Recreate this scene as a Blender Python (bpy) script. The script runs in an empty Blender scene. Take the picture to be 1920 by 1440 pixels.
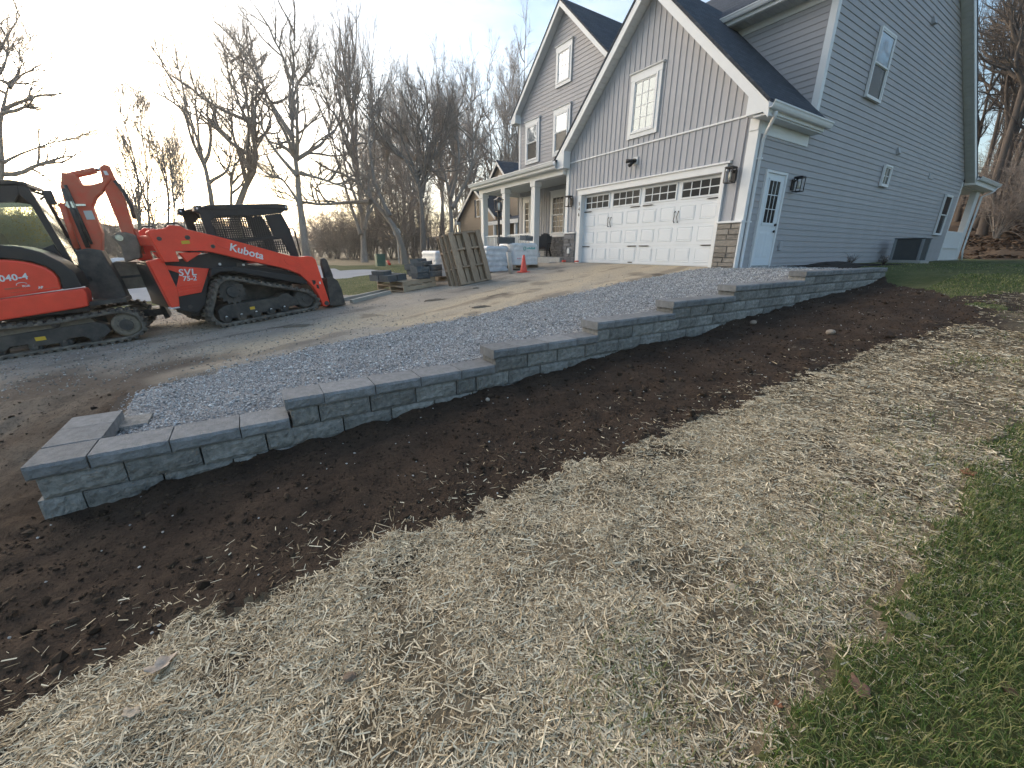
import bpy, math, random
import numpy as np
from mathutils import Matrix, Vector

rng = np.random.default_rng(7)
random.seed(7)
scene = bpy.context.scene
COL = scene.collection

# ------------------------------------------------------------------ camera
CAM = np.array([11.029, -9.817, 0.3405])
RT = np.array([0.53850622, 0.84261387, 0.00359292])
UP = np.array([-0.26818285, 0.16734765, 0.94872162])
FW = np.array([-0.79880474, 0.51185606, -0.31609234])
FPX = 745.18
cam_data = bpy.data.cameras.new("camera")
cam_data.sensor_width = 36.0
cam_data.lens = FPX * 36.0 / 1920.0
cam_data.clip_start = 0.05
cam_data.clip_end = 3000.0
cam = bpy.data.objects.new("camera", cam_data)
COL.objects.link(cam)
m = Matrix.Identity(4)
for i in range(3):
    m[i][0] = RT[i]; m[i][1] = UP[i]; m[i][2] = -FW[i]; m[i][3] = CAM[i]
cam.matrix_world = m
scene.camera = cam

# ------------------------------------------------------------------ sky, sun, exposure
SUN_AZ = math.atan2(-0.96, -0.27)          # direction to the sun, from +Y towards +X
SUN_EL = math.radians(6.0)
world = bpy.data.worlds.new("World")
scene.world = world
world.use_nodes = True
wn = world.node_tree.nodes; wl = world.node_tree.links
wn.clear()
w_out = wn.new("ShaderNodeOutputWorld")
w_bg = wn.new("ShaderNodeBackground")
w_sky = wn.new("ShaderNodeTexSky")
w_sky.sky_type = 'NISHITA'
w_sky.sun_disc = False
w_sky.sun_elevation = SUN_EL
w_sky.sun_rotation = SUN_AZ
w_sky.altitude = 150.0
w_sky.air_density = 1.0
w_sky.dust_density = 2.2
w_sky.ozone_density = 2.0
w_bg.inputs["Strength"].default_value = 0.11
# thin high cloud, part of the sky on every side
w_tc = wn.new("ShaderNodeTexCoord")
w_map = wn.new("ShaderNodeMapping"); w_map.inputs["Scale"].default_value = (1.0, 1.0, 4.5)
w_noise = wn.new("ShaderNodeTexNoise"); w_noise.inputs["Scale"].default_value = 2.3
w_noise.inputs["Detail"].default_value = 7.0; w_noise.inputs["Roughness"].default_value = 0.55
w_ramp = wn.new("ShaderNodeMapRange"); w_ramp.inputs["From Min"].default_value = 0.45; w_ramp.inputs["From Max"].default_value = 0.75
w_ramp.inputs["To Min"].default_value = 0.0; w_ramp.inputs["To Max"].default_value = 0.75
w_hsv = wn.new("ShaderNodeHueSaturation"); w_hsv.inputs["Saturation"].default_value = 0.35; w_hsv.inputs["Value"].default_value = 1.35
w_mix = wn.new("ShaderNodeMix"); w_mix.data_type = 'RGBA'
wl.new(w_tc.outputs["Generated"], w_map.inputs["Vector"])
wl.new(w_map.outputs["Vector"], w_noise.inputs["Vector"])
wl.new(w_noise.outputs["Fac"], w_ramp.inputs["Value"])
wl.new(w_ramp.outputs["Result"], w_mix.inputs["Factor"])
wl.new(w_sky.outputs["Color"], w_hsv.inputs["Color"])
wl.new(w_sky.outputs["Color"], w_mix.inputs["A"])
wl.new(w_hsv.outputs["Color"], w_mix.inputs["B"])
wl.new(w_mix.outputs["Result"], w_bg.inputs["Color"])
wl.new(w_bg.outputs["Background"], w_out.inputs["Surface"])

sun_data = bpy.data.lights.new("sun", 'SUN')
sun_data.energy = 1.5
sun_data.angle = math.radians(85.0)
sun_data.color = (1.0, 0.84, 0.66)
sun = bpy.data.objects.new("sun", sun_data)
COL.objects.link(sun)
sd = Vector((math.cos(SUN_EL) * math.sin(SUN_AZ), math.cos(SUN_EL) * math.cos(SUN_AZ), math.sin(SUN_EL)))
sun.rotation_euler = sd.to_track_quat('Z', 'Y').to_euler()

vs = scene.view_settings
vs.view_transform = 'Standard'
vs.look = 'None'
vs.exposure = 2.42
vs.gamma = 1.0
vs.use_curve_mapping = False

# ------------------------------------------------------------------ helpers
def px(u, v, depth):
    """world point seen at pixel (u, v) of the 1920 x 1440 picture at the given camera depth"""
    return CAM + (FW + RT * (u - 960.0) / FPX + UP * (720.0 - v) / FPX) * depth

def tag(o, label=None, cat=None, group=None, kind=None):
    if label: o["label"] = label
    if cat: o["category"] = cat
    if group: o["group"] = group
    if kind: o["kind"] = kind
    return o

def empty(name, loc=(0, 0, 0), rz=0.0, axes=None):
    o = bpy.data.objects.new(name, None)
    o.empty_display_size = 0.2
    COL.objects.link(o)
    if axes is not None:
        mm = Matrix.Identity(4)
        for i in range(3):
            mm[i][0] = axes[0][i]; mm[i][1] = axes[1][i]; mm[i][2] = axes[2][i]; mm[i][3] = loc[i]
        o.matrix_world = mm
    else:
        o.location = loc
        o.rotation_euler = (0, 0, rz)
    return o

def fast_mesh(name, V, T, smooth=False, mat_idx=None):
    """mesh from numpy vertices and equal-sized polygons"""
    me = bpy.data.meshes.new(name)
    V = np.asarray(V, dtype=np.float32); T = np.asarray(T, dtype=np.int32)
    n, k = T.shape
    me.vertices.add(len(V)); me.vertices.foreach_set("co", V.ravel())
    me.loops.add(n * k); me.loops.foreach_set("vertex_index", T.ravel())
    me.polygons.add(n)
    me.polygons.foreach_set("loop_start", np.arange(0, n * k, k, dtype=np.int32))
    me.polygons.foreach_set("loop_total", np.full(n, k, dtype=np.int32))
    if mat_idx is not None:
        me.polygons.foreach_set("material_index", np.asarray(mat_idx, dtype=np.int32))
    me.polygons.foreach_set("use_smooth", np.full(n, smooth, dtype=bool))
    me.update(calc_edges=True)
    return me

def link(name, me, mat, parent=None, loc=None):
    o = bpy.data.objects.new(name, me)
    COL.objects.link(o)
    mats = mat if isinstance(mat, (list, tuple)) else [mat]
    if len(me.materials) == 0:
        for mm in mats: me.materials.append(mm)
    if parent is not None: o.parent = parent
    if loc is not None: o.location = loc
    return o

class MB:
    """collects simple solids into one mesh"""
    def __init__(s): s.v = []; s.f = []; s.sm = []
    def add(s, vs_, fs, smooth=False):
        b = len(s.v)
        s.v += [tuple(map(float, p)) for p in vs_]
        for f in fs:
            s.f.append(tuple(i + b for i in f)); s.sm.append(smooth)
        return s
    def box(s, x0, x1, y0, y1, z0, z1):
        return s.add([(x0,y0,z0),(x1,y0,z0),(x1,y1,z0),(x0,y1,z0),(x0,y0,z1),(x1,y0,z1),(x1,y1,z1),(x0,y1,z1)],
                     [(0,3,2,1),(4,5,6,7),(0,1,5,4),(1,2,6,5),(2,3,7,6),(3,0,4,7)])
    def hexa(s, p):
        return s.add(p, [(0,3,2,1),(4,5,6,7),(0,1,5,4),(1,2,6,5),(2,3,7,6),(3,0,4,7)])
    def prism(s, poly, a0, a1, axis='y'):
        """extrude a 2D polygon: axis y -> poly is (x,z); axis x -> (y,z); axis z -> (x,y)"""
        n = len(poly)
        def P(q, a):
            return {'y': (q[0], a, q[1]), 'x': (a, q[0], q[1]), 'z': (q[0], q[1], a)}[axis]
        vv = [P(q, a0) for q in poly] + [P(q, a1) for q in poly]
        ff = [tuple(range(n - 1, -1, -1)), tuple(range(n, 2 * n))]
        ff += [(i, (i + 1) % n, (i + 1) % n + n, i + n) for i in range(n)]
        return s.add(vv, ff)
    def bar(s, p, q, w, h=None, up=(0, 0, 1)):
        """box beam from p to q, w wide, h high"""
        h = w if h is None else h
        p = np.array(p, float); q = np.array(q, float); d = q - p; d /= np.linalg.norm(d)
        up = np.array(up, float)
        if abs(d @ up) > 0.98: up = np.array([1.0, 0, 0])
        sx = np.cross(d, up); sx /= np.linalg.norm(sx); sz = np.cross(sx, d)
        c = []
        for e in (p, q):
            for a, b in ((-1,-1),(1,-1),(1,1),(-1,1)):
                c.append(e + sx * a * w / 2 + sz * b * h / 2)
        return s.add(c, [(0,1,2,3),(7,6,5,4),(0,4,5,1),(1,5,6,2),(2,6,7,3),(3,7,4,0)])
    def tube(s, pts, r, k=8, caps=True):
        pts = [np.array(p, float) for p in pts]
        rr = [r] * len(pts) if np.isscalar(r) else list(r)
        vv = []; ref = None
        for i, p in enumerate(pts):
            d = (pts[min(i + 1, len(pts) - 1)] - pts[max(i - 1, 0)]); d /= max(np.linalg.norm(d), 1e-9)
            if ref is None:
                ref = np.cross(d, (0, 0, 1.0))
                if np.linalg.norm(ref) < 0.05: ref = np.cross(d, (1.0, 0, 0))
            a = ref - d * (ref @ d); a /= max(np.linalg.norm(a), 1e-9); ref = a
            b = np.cross(d, a)
            for j in range(k):
                t = 2 * math.pi * j / k
                vv.append(p + rr[i] * (math.cos(t) * a + math.sin(t) * b))
        ff = []
        for i in range(len(pts) - 1):
            for j in range(k):
                ff.append((i*k+j, i*k+(j+1)%k, (i+1)*k+(j+1)%k, (i+1)*k+j))
        s.add(vv, ff, True)
        if caps:
            n = len(s.v) - len(vv)
            s.f.append(tuple(n + j for j in range(k - 1, -1, -1))); s.sm.append(False)
            s.f.append(tuple(n + (len(pts) - 1) * k + j for j in range(k))); s.sm.append(False)
        return s
    def cyl(s, c, axis, r, l, k=20, r2=None):
        c = np.array(c, float); a = np.array(axis, float); a /= np.linalg.norm(a)
        return s.tube([c - a * l / 2, c + a * l / 2], [r, r if r2 is None else r2], k)
    def build(s, name, mat, parent=None, bevel=0.0, loc=None, segs=2):
        me = bpy.data.meshes.new(name)
        me.from_pydata(s.v, [], s.f)
        me.polygons.foreach_set("use_smooth", s.sm)
        me.update()
        o = link(name, me, mat, parent, loc)
        if bevel > 0:
            b = o.modifiers.new("bevel", 'BEVEL'); b.width = bevel; b.segments = segs
            b.limit_method = 'ANGLE'; b.angle_limit = math.radians(35)
        return o

def copy_tree(o, parent=None):
    c = o.copy(); COL.objects.link(c); c.parent = parent
    for ch in list(o.children): copy_tree(ch, c)
    return c

def text_mesh(name, s, size, mat, parent, mw, bold=0.0, depth=0.003, shear=0.0, align='LEFT', spacing=1.0):
    """flat lettering as a mesh; mw places its x (reading) and y (up) axes"""
    cu = bpy.data.curves.new(name, 'FONT')
    cu.body = s; cu.size = size; cu.extrude = depth; cu.offset = bold; cu.shear = shear
    cu.align_x = align; cu.space_character = spacing
    t = bpy.data.objects.new("tmp_text", cu); COL.objects.link(t)
    dg = bpy.context.evaluated_depsgraph_get()
    me = bpy.data.meshes.new_from_object(t.evaluated_get(dg))
    bpy.data.objects.remove(t); bpy.data.curves.remove(cu)
    me.name = name; me.materials.clear()
    o = link(name, me, mat, parent)
    o.matrix_local = mw
    return o

def frame(origin, ex, ey):
    ex = Vector(ex).normalized(); ey = Vector(ey).normalized(); ez = ex.cross(ey)
    mm = Matrix.Identity(4)
    for i in range(3):
        mm[i][0] = ex[i]; mm[i][1] = ey[i]; mm[i][2] = ez[i]; mm[i][3] = origin[i]
    return mm

# value noise, vectorised
def _hash(ix, iy, seed):
    h = (ix.astype(np.int64) * 374761393 + iy.astype(np.int64) * 668265263 + seed * 1442695041) & 0x7fffffff
    h = (h ^ (h >> 13)) * 1274126177 & 0x7fffffff
    return ((h ^ (h >> 16)) & 0xffff) / 65535.0
def vnoise(x, y, s=1.0, seed=0):
    x = np.asarray(x, float) / s; y = np.asarray(y, float) / s
    ix = np.floor(x); iy = np.floor(y); fx = x - ix; fy = y - iy
    fx = fx * fx * (3 - 2 * fx); fy = fy * fy * (3 - 2 * fy)
    a = _hash(ix, iy, seed); b = _hash(ix + 1, iy, seed); c = _hash(ix, iy + 1, seed); d = _hash(ix + 1, iy + 1, seed)
    return (a * (1 - fx) + b * fx) * (1 - fy) + (c * (1 - fx) + d * fx) * fy - 0.5
def fbm(x, y, s, octv=4, seed=0, rough=0.5):
    t = 0; a = 1.0
    for i in range(octv):
        ang = 0.6 * i
        xr = x * math.cos(ang) - y * math.sin(ang); yr = x * math.sin(ang) + y * math.cos(ang)
        t = t + a * vnoise(xr, yr, s, seed + i * 17); s *= 0.5; a *= rough
    return t
def sstep(a, b, x):
    t = np.clip((x - a) / (b - a), 0, 1); return t * t * (3 - 2 * t)

# ------------------------------------------------------------------ materials
MATS = {}
def mat(name, color, rough=0.6, metal=0.0, spec=0.5, var=0.0, vscale=6.0, bump=0.0, bscale=40.0, var_col=None,
        obj_var=0.0, detail=6.0, coords='Object', stretch=None, trans=0.0):
    """principled material with procedural tone variation, fine relief and per-object tint"""
    if name in MATS: return MATS[name]
    M = bpy.data.materials.new(name); M.use_nodes = True
    nt = M.node_tree; N = nt.nodes; L = nt.links
    bs = N["Principled BSDF"]
    bs.inputs["Base Color"].default_value = (*color, 1)
    bs.inputs["Roughness"].default_value = rough
    bs.inputs["Metallic"].default_value = metal
    bs.inputs["Specular IOR Level"].default_value = spec
    if trans: bs.inputs["Transmission Weight"].default_value = trans
    tc = N.new("ShaderNodeTexCoord")
    vec = tc.outputs[coords]
    if stretch:
        mp = N.new("ShaderNodeMapping"); mp.inputs["Scale"].default_value = stretch
        L.new(vec, mp.inputs["Vector"]); vec = mp.outputs["Vector"]
    col = None
    if var > 0 or var_col is not None:
        nz = N.new("ShaderNodeTexNoise"); nz.inputs["Scale"].default_value = vscale; nz.inputs["Detail"].default_value = detail
        nz.inputs["Roughness"].default_value = 0.65
        L.new(vec, nz.inputs["Vector"])
        mr = N.new("ShaderNodeMapRange"); mr.inputs["From Min"].default_value = 0.32; mr.inputs["From Max"].default_value = 0.68
        L.new(nz.outputs["Fac"], mr.inputs["Value"])
        mx = N.new("ShaderNodeMix"); mx.data_type = 'RGBA'
        c2 = var_col if var_col is not None else tuple(c * (1 + var) for c in color)
        c1 = color if var_col is not None else tuple(c * (1 - var) for c in color)
        mx.inputs["A"].default_value = (*c1, 1); mx.inputs["B"].default_value = (*c2, 1)
        L.new(mr.outputs["Result"], mx.inputs["Factor"])
        col = mx.outputs["Result"]
    if obj_var > 0:
        oi = N.new("ShaderNodeObjectInfo")
        mr2 = N.new("ShaderNodeMapRange"); mr2.inputs["To Min"].default_value = 1 - obj_var; mr2.inputs["To Max"].default_value = 1 + obj_var
        L.new(oi.outputs["Random"], mr2.inputs["Value"])
        h = N.new("ShaderNodeHueSaturation")
        if col is not None: L.new(col, h.inputs["Color"])
        else: h.inputs["Color"].default_value = (*color, 1)
        L.new(mr2.outputs["Result"], h.inputs["Value"])
        col = h.outputs["Color"]
    if col is not None: L.new(col, bs.inputs["Base Color"])
    if bump > 0:
        nb = N.new("ShaderNodeTexNoise"); nb.inputs["Scale"].default_value = bscale; nb.inputs["Detail"].default_value = 5.0
        L.new(vec, nb.inputs["Vector"])
        bp = N.new("ShaderNodeBump"); bp.inputs["Strength"].default_value = bump; bp.inputs["Distance"].default_value = 0.02
        L.new(nb.outputs["Fac"], bp.inputs["Height"])
        L.new(bp.outputs["Normal"], bs.inputs["Normal"])
    MATS[name] = M
    return M
# ------------------------------------------------------------------ terrain
WX = 7.709                                   # face of the retaining wall
DY = [-60, -14, -11.2, -9.75, -7.9, -6.5, -5.1, -3.7, -1.5, -0.1, 2.4, 16, 60]
DZ = [-3.0, -1.25, -1.02, -.915, -.76, -.62, -.47, -.315, -.14, -.02, 0.0, 0, 0.3]
SY = [-60, -14, -12, -11.1, -10.3, -9.7, -8.97, -8.36, -7.7, -6.5, -5.7, -4.6, -3.4, -2.3, -.3, 1.6, 2.4, 3.2, 5, 16, 60]
SZ = [-3.2, -1.45, -1.33, -1.24, -1.185, -1.125, -1.09, -1.01, -.975, -.87, -.795, -.785, -.66, -.565, -.43, -.33, -.18, -.05, 0, 0, .3]
BY = [-60, -14, -11, -9.7, -8, -6.5, -5, -3.5, -2, 0, 2, 4, 16, 60]
BZ = [-3.3, -1.5, -1.33, -1.21, -1.08, -.94, -.81, -.67, -.53, -.31, -.1, 0, 0, .3]
XB_Y = [-11.3, -11.04, -10.94, -10.46, -9.92, -8.99, -8.1, -7.16, -5.75, -4.3, -2.8, -.8, .1]
XB_X = [6.9, 6.3, 5.85, 5.64, 5.45, 5.22, 5.13, 5.22, 5.14, 5.13, 5.05, 4.88, 5.2]
def base_height(x, y):
    zd = np.interp(y, DY, DZ)
    zs = np.interp(y, SY, SZ)
    zb = np.interp(y, BY, BZ)
    t = sstep(WX, 9.3, x)
    zr = zs * (1 - t) + zb * t - 0.025 * np.clip(x - 9.3, 0, 6)
    # which side of the wall: abrupt along it, gentle beyond its ends
    along = (y > -11.15) & (y < 2.45)
    a = np.where(along, (x > 7.55).astype(float),
                 np.where(y <= -11.15, sstep(5.8 - np.clip(-11.15 - y, 0, 3), 7.5, x), sstep(5.9, 8.0, x)))
    z = zd * (1 - a) + zr * a
    tl = sstep(-1.0, -14.0, x)
    z = z * (1 - tl) + (-0.5) * tl
    # wooded hillside behind the house
    hy = np.clip(y - 24.5 + 0.2 * np.clip(-x - 5, 0, 40), 0, 60) * sstep(-26, -10, x)
    hx = .6 * np.clip(x - 26.0, 0, 60) * sstep(-60, -35, y)
    hh = np.hypot(hy, hx)
    hill = 0.30 * np.minimum(hh, 22) + 0.08 * np.clip(hh - 22, 0, 40)
    far = 0.02 * np.clip(-x - 60, 0, 400) * 1.0
    return z + hill + far
def zones(x, y):
    n1 = fbm(x, y, 0.22, 4, 11, 0.7) * .6 + .35 * fbm(x, y, 1.4, 2, 13); n2 = fbm(x, y, 0.9, 4, 23, 0.6)
    z = np.full(np.shape(x), 5, dtype=int)                         # lawn
    z = np.where(x < -17, 0, z)                                    # dry field
    z = np.where(((y > 22.5 + n2) & (x > -30)) | (x > 23.5 + n2), 6, z)                # leaf-covered hillside
    z = np.where((x < -45), 0, z)
    xl = np.interp(y, [-30, -11, -9, -7.5, -6, -3, 0, 1], [-3.5, -3.0, -1.0, 0.15, -.6, -1.9, -2.6, -2.6])
    z = np.where((x > xl + 0.3 * n1) & (x < 7.6) & (y < 0.3), 1, z)
    z = np.where((x > -9.3) & (x < np.interp(y, [-14, -9, -6], [-3.6, -4.6, -5.4])) & (y < -4.9) , 7, z)
    z = np.where((x > -17) & (x < -9.3) & (y < -6.2) & (y > -9.5), 7, z)
    xb = np.interp(y, XB_Y, XB_X)
    z = np.where((x > xb + 0.22 * n1) & (x < 7.6) & (y > -11.0 + 0.15 * n2) & (y < 2.45), 2, z)
    z = np.where((x > 5.6) & (x < 7.45) & (y > 1.75 + 0.2 * n1) & (y < 2.45), 8, z)
    z = np.where((x > 5.5) & (x < 6.9 + 0.2 * n1) & (y > 2.4) & (y < 7.0), 8, z)
    # right of the wall
    sb = np.interp(y, [-16, -12, -10.9, -8.8, -6.3, -4.2, -3.2, -1.5], [8.9, 9.05, 9.1, 9.15, 9.35, 9.45, 9.62, 9.97])
    right = (x > 7.6) & (y < 2.6)
    z = np.where(right, 5, z)
    z = np.where(right & (x < 10.78 + 0.22 * n1 + 0.3 * np.clip(y + 3.0, 0, 3) * (1 + n2)) & (y < -0.2 + 2.2 * n2), 4, z)
    soil_hi = np.interp(x, [7.6, 8.23, 9.28, 9.97], [2.5, 1.44, -.11, -1.55])
    z = np.where(right & (x < sb + 0.28 * n1) & (y < soil_hi + 0.3 * n1), 3, z)
    z = np.where((y < -11.0 - 0.15 * n2) & (x > 5.6 + 0.8 * n2 + 0.45 * np.clip(-11.2 - y, -1, 5) * -1) & (x <= 7.7), 3, z)
    return z
def rough_height(x, y, zn):
    c = fbm(x, y, 0.16, 4, 3, 0.55) * 0.045 + fbm(x, y, 0.55, 2, 9) * 0.035          # clods
    s = fbm(x, y, 0.35, 4, 5, 0.55) * 0.035                                            # strawed ground
    d = fbm(x, y, 0.6, 5, 7, 0.55) * 0.022 + fbm(x * 3.5 + 0.9 * y, y * .35 - .1 * x, 0.7, 3, 31) * 0.02   # wheel-packed drive
    g = fbm(x, y, 0.3, 3, 15) * 0.03
    l = fbm(x, y, 1.5, 3, 17) * 0.06
    near_house = 1 - sstep(-0.9, -0.2, y) * (x < 5.5) * (x > -1.2)
    out = np.select([zn == 3, zn == 4, zn == 1, zn == 2, zn == 6], [c, s, d * near_house, g, fbm(x, y, 2.0, 4, 19) * 0.5], l)
    return out
def ground_z(x, y):
    x = np.asarray(x, float); y = np.asarray(y, float)
    return base_height(x, y) + rough_height(x, y, zones(x, y))

def axis(parts):
    out = []
    for a, b, st in parts:
        n = max(1, int(round((b - a) / st))); out += list(np.linspace(a, b, n, endpoint=False))
    return out + [parts[-1][1]]
gx = axis([(-420, -120, 25), (-120, -40, 6), (-40, -12, 1.5), (-12, -3, 0.35), (-3, 3, 0.1), (3, 7.4, 0.06), (7.4, 11.4, 0.032),
           (11.4, 13, 0.07), (13, 20, 0.7), (20, 60, 3), (60, 200, 20)])
gy = axis([(-320, -80, 24), (-80, -24, 4), (-24, -15, 0.6), (-15, -12, 0.1), (-12, -5, 0.038), (-5, 3, 0.065), (3, 9, 0.18),
           (9, 24, 0.7), (24, 80, 1.6), (80, 320, 20)])
gx = np.array(gx); gy = np.array(gy)
# columns of vertices stand exactly on both faces of the wall core
GX, GY = np.meshgrid(gx, gy, indexing='ij')
CXm = (GX[:-1, :-1] + GX[1:, 1:]) / 2; CYm = (GY[:-1, :-1] + GY[1:, 1:]) / 2
ZN = zones(CXm, CYm)
ZNv = zones(GX, GY)
GZ = base_height(GX, GY)
rh = rough_height(GX, GY, ZNv)
GZ = GZ + rh
nx, ny = len(gx), len(gy)
IDX = np.arange(nx * ny).reshape(nx, ny)
QUAD = np.stack([IDX[:-1, :-1], IDX[1:, :-1], IDX[1:, 1:], IDX[:-1, 1:]], -1).reshape(-1, 4)
VALL = np.stack([GX, GY, GZ], -1).reshape(-1, 3)

def ground_mat(name, c1, c2, c3, s_big=0.6, s_fine=18.0, fine=0.5, bump=0.5, bscale=60.0, rough=0.95, attr=None, c_attr=None, attr2=None, c_attr2=None):
    M = bpy.data.materials.new(name); M.use_nodes = True
    nt = M.node_tree; N = nt.nodes; L = nt.links; bs = N["Principled BSDF"]
    bs.inputs["Roughness"].default_value = rough; bs.inputs["Specular IOR Level"].default_value = 0.2
    tc = N.new("ShaderNodeTexCoord")
    def noise(sc, det=6.0, ro=0.6):
        n = N.new("ShaderNodeTexNoise"); n.inputs["Scale"].default_value = sc; n.inputs["Detail"].default_value = det
        n.inputs["Roughness"].default_value = ro; L.new(tc.outputs["Object"], n.inputs["Vector"]); return n.outputs["Fac"]
    def rmap(f, a, b, c=0.0, d=1.0):
        r = N.new("ShaderNodeMapRange"); r.inputs["From Min"].default_value = a; r.inputs["From Max"].default_value = b
        r.inputs["To Min"].default_value = c; r.inputs["To Max"].default_value = d; L.new(f, r.inputs["Value"]); return r.outputs["Result"]
    def mix(f, a, b):
        mx = N.new("ShaderNodeMix"); mx.data_type = 'RGBA'; L.new(f, mx.inputs["Factor"])
        for k, c in (("A", a), ("B", b)):
            if isinstance(c, tuple): mx.inputs[k].default_value = (*c, 1)
            else: L.new(c, mx.inputs[k])
        return mx.outputs["Result"]
    col = mix(rmap(noise(s_big), 0.36, 0.64), c1, c2)
    if attr:
        at = N.new("ShaderNodeAttribute"); at.attribute_name = attr
        col = mix(at.outputs["Fac"], col, c_attr)
    if attr2:
        at2 = N.new("ShaderNodeAttribute"); at2.attribute_name = attr2
        col = mix(at2.outputs["Fac"], col, c_attr2)
    col = mix(rmap(noise(s_fine, 8.0, 0.7), 0.48, 0.72, 0.0, fine), col, c3)
    L.new(col, bs.inputs["Base Color"])
    bp = N.new("ShaderNodeBump"); bp.inputs["Strength"].default_value = bump; bp.inputs["Distance"].default_value = 0.02
    L.new(noise(bscale, 6.0, 0.65), bp.inputs["Height"]); L.new(bp.outputs["Normal"], bs.inputs["Normal"])
    MATS[name] = M
    return M
zone_defs = {
    0: ("dry_field", ground_mat("dry_field", (.20, .16, .10), (.27, .22, .14), (.12, .10, .06), 0.3, 4.0)),
    1: ("driveway", ground_mat("driveway", (.30, .265, .22), (.40, .35, .285), (.17, .15, .13), 0.8, 26.0, 0.75, 0.6, 55.0, attr="sand", c_attr=(.52, .42, .29), attr2="damp", c_attr2=(.105, .082, .062))),
    2: ("gravel_bed", ground_mat("gravel_bed", (.22, .22, .22), (.30, .30, .30), (.42, .42, .42), 3.0, 55.0, 0.8, 0.9, 70.0)),
    3: ("soil_bed", ground_mat("soil_bed", (.044, .029, .020), (.078, .052, .035), (.020, .014, .010), 1.6, 30.0, 0.75, 1.0, 60.0, attr="grit", c_attr=(.19, .155, .12))),
    4: ("straw_ground", ground_mat("straw_ground", (.135, .105, .068), (.23, .184, .122), (.045, .034, .024), 2.5, 45.0, 0.85, 0.9, 80.0, attr="soil", c_attr=(.055, .038, .026))),
    5: ("lawn", ground_mat("lawn", (.065, .085, .026), (.12, .125, .05), (.22, .19, .10), 0.8, 14.0, 0.5, 0.9, 90.0)),
    6: ("hillside", ground_mat("hillside", (.085, .058, .038), (.14, .095, .06), (.05, .036, .026), 0.5, 8.0, 0.8, 1.0, 14.0)),
    7: ("street", ground_mat("street", (.33, .33, .34), (.40, .40, .41), (.26, .26, .27), 0.5, 30.0, 0.5, 0.2, 60.0)),
    8: ("planting_bed", ground_mat("planting_bed", (.018, .013, .010), (.030, .021, .016), (.012, .009, .007), 4.0, 40.0, 0.6, 1.0, 50.0)),
}
zf = ZN.reshape(-1)
sandv = None
for zid, (nm, mt) in zone_defs.items():
    sel = QUAD[zf == zid]
    if len(sel) == 0: continue
    used, inv = np.unique(sel, return_inverse=True)
    V = VALL[used]
    me = fast_mesh(nm, V, inv.reshape(-1, 4), smooth=True)
    if zid == 1:
        x, y = V[:, 0], V[:, 1]
        xb = np.interp(y, XB_Y, XB_X)
        dd = xb - x + 0.9 * fbm(x, y, 1.2, 4, 41)
        s = sstep(0.0, .25, dd) * (1 - sstep(.9, 2.2, dd - .22 * np.clip(y + 9, 0, 9))) * sstep(-11.4, -10.0, y + .6 * fbm(x, y, .8, 3, 43))
        s = s * (0.75 + 0.5 * fbm(x * 2.2 + y, y * .4, .8, 3, 47))
        wv = fbm(x * 3.0 + .9 * y, y * .28, .9, 4, 91) + .5 * fbm(x, y, .5, 4, 93)
        dmp = sstep(.22, .5, wv) * .55 + sstep(.33, .42, fbm(x, y, .8, 4, 95)) * .6
        edge = 1 - sstep(0, 1.1, np.hypot((x - 6.4) * .55, y + 11.6) - .75 + .8 * fbm(x, y, .6, 4, 97))
        a2 = me.attributes.new("damp", 'FLOAT', 'POINT'); a2.data.foreach_set("value", np.clip(np.maximum(dmp * .8, edge), 0, 1).astype(np.float32))
        a = me.attributes.new("sand", 'FLOAT', 'POINT'); a.data.foreach_set("value", np.clip(s, 0, 1).astype(np.float32))
    if zid == 3:
        x, y = V[:, 0], V[:, 1]
        s = sstep(7.9, 5.8, x + .5 * fbm(x, y, .5, 4, 99)) * sstep(-10.9, -11.5, y + .3 * fbm(x, y, .4, 3, 98)) * (.5 + 1.2 * (fbm(x, y, .35, 4, 96) + .3))
        a = me.attributes.new("grit", 'FLOAT', 'POINT'); a.data.foreach_set("value", np.clip(s, 0, .9).astype(np.float32))
    if zid == 4:
        x, y = V[:, 0], V[:, 1]
        sbv = np.interp(y, [-16, -12, -10.9, -8.8, -6.3, -4.2, -3.2, -1.5], [8.9, 9.05, 9.1, 9.15, 9.35, 9.45, 9.62, 9.97])
        s = 1 - sstep(-.05, .55, x - sbv + .5 * fbm(x, y, .35, 4, 53))
        s = np.maximum(s, sstep(.25, .45, fbm(x, y, .45, 4, 57)) * .7)
        a = me.attributes.new("soil", 'FLOAT', 'POINT'); a.data.foreach_set("value", np.clip(s, 0, 1).astype(np.float32))
    o = link(nm, me, mt); o["kind"] = "structure"

# ------------------------------------------------------------------ scattered stuff
ICO = None
def ico():
    t = (1 + 5 ** .5) / 2
    v = np.array([(-1,t,0),(1,t,0),(-1,-t,0),(1,-t,0),(0,-1,t),(0,1,t),(0,-1,-t),(0,1,-t),(t,0,-1),(t,0,1),(-t,0,-1),(-t,0,1)], float)
    v /= np.linalg.norm(v[0])
    f = np.array([(0,11,5),(0,5,1),(0,1,7),(0,7,10),(0,10,11),(1,5,9),(5,11,4),(11,10,2),(10,7,6),(7,1,8),(3,9,4),(3,4,2),(3,2,6),(3,6,8),(3,8,9),(4,9,5),(2,4,11),(6,2,10),(8,6,7),(9,8,1)])
    return v, f
def octa():
    v = np.array([(1,0,0),(-1,0,0),(0,1,0),(0,-1,0),(0,0,1),(0,0,-1)], float)
    f = np.array([(0,2,4),(2,1,4),(1,3,4),(3,0,4),(2,0,5),(1,2,5),(3,1,5),(0,3,5)])
    return v, f
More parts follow.
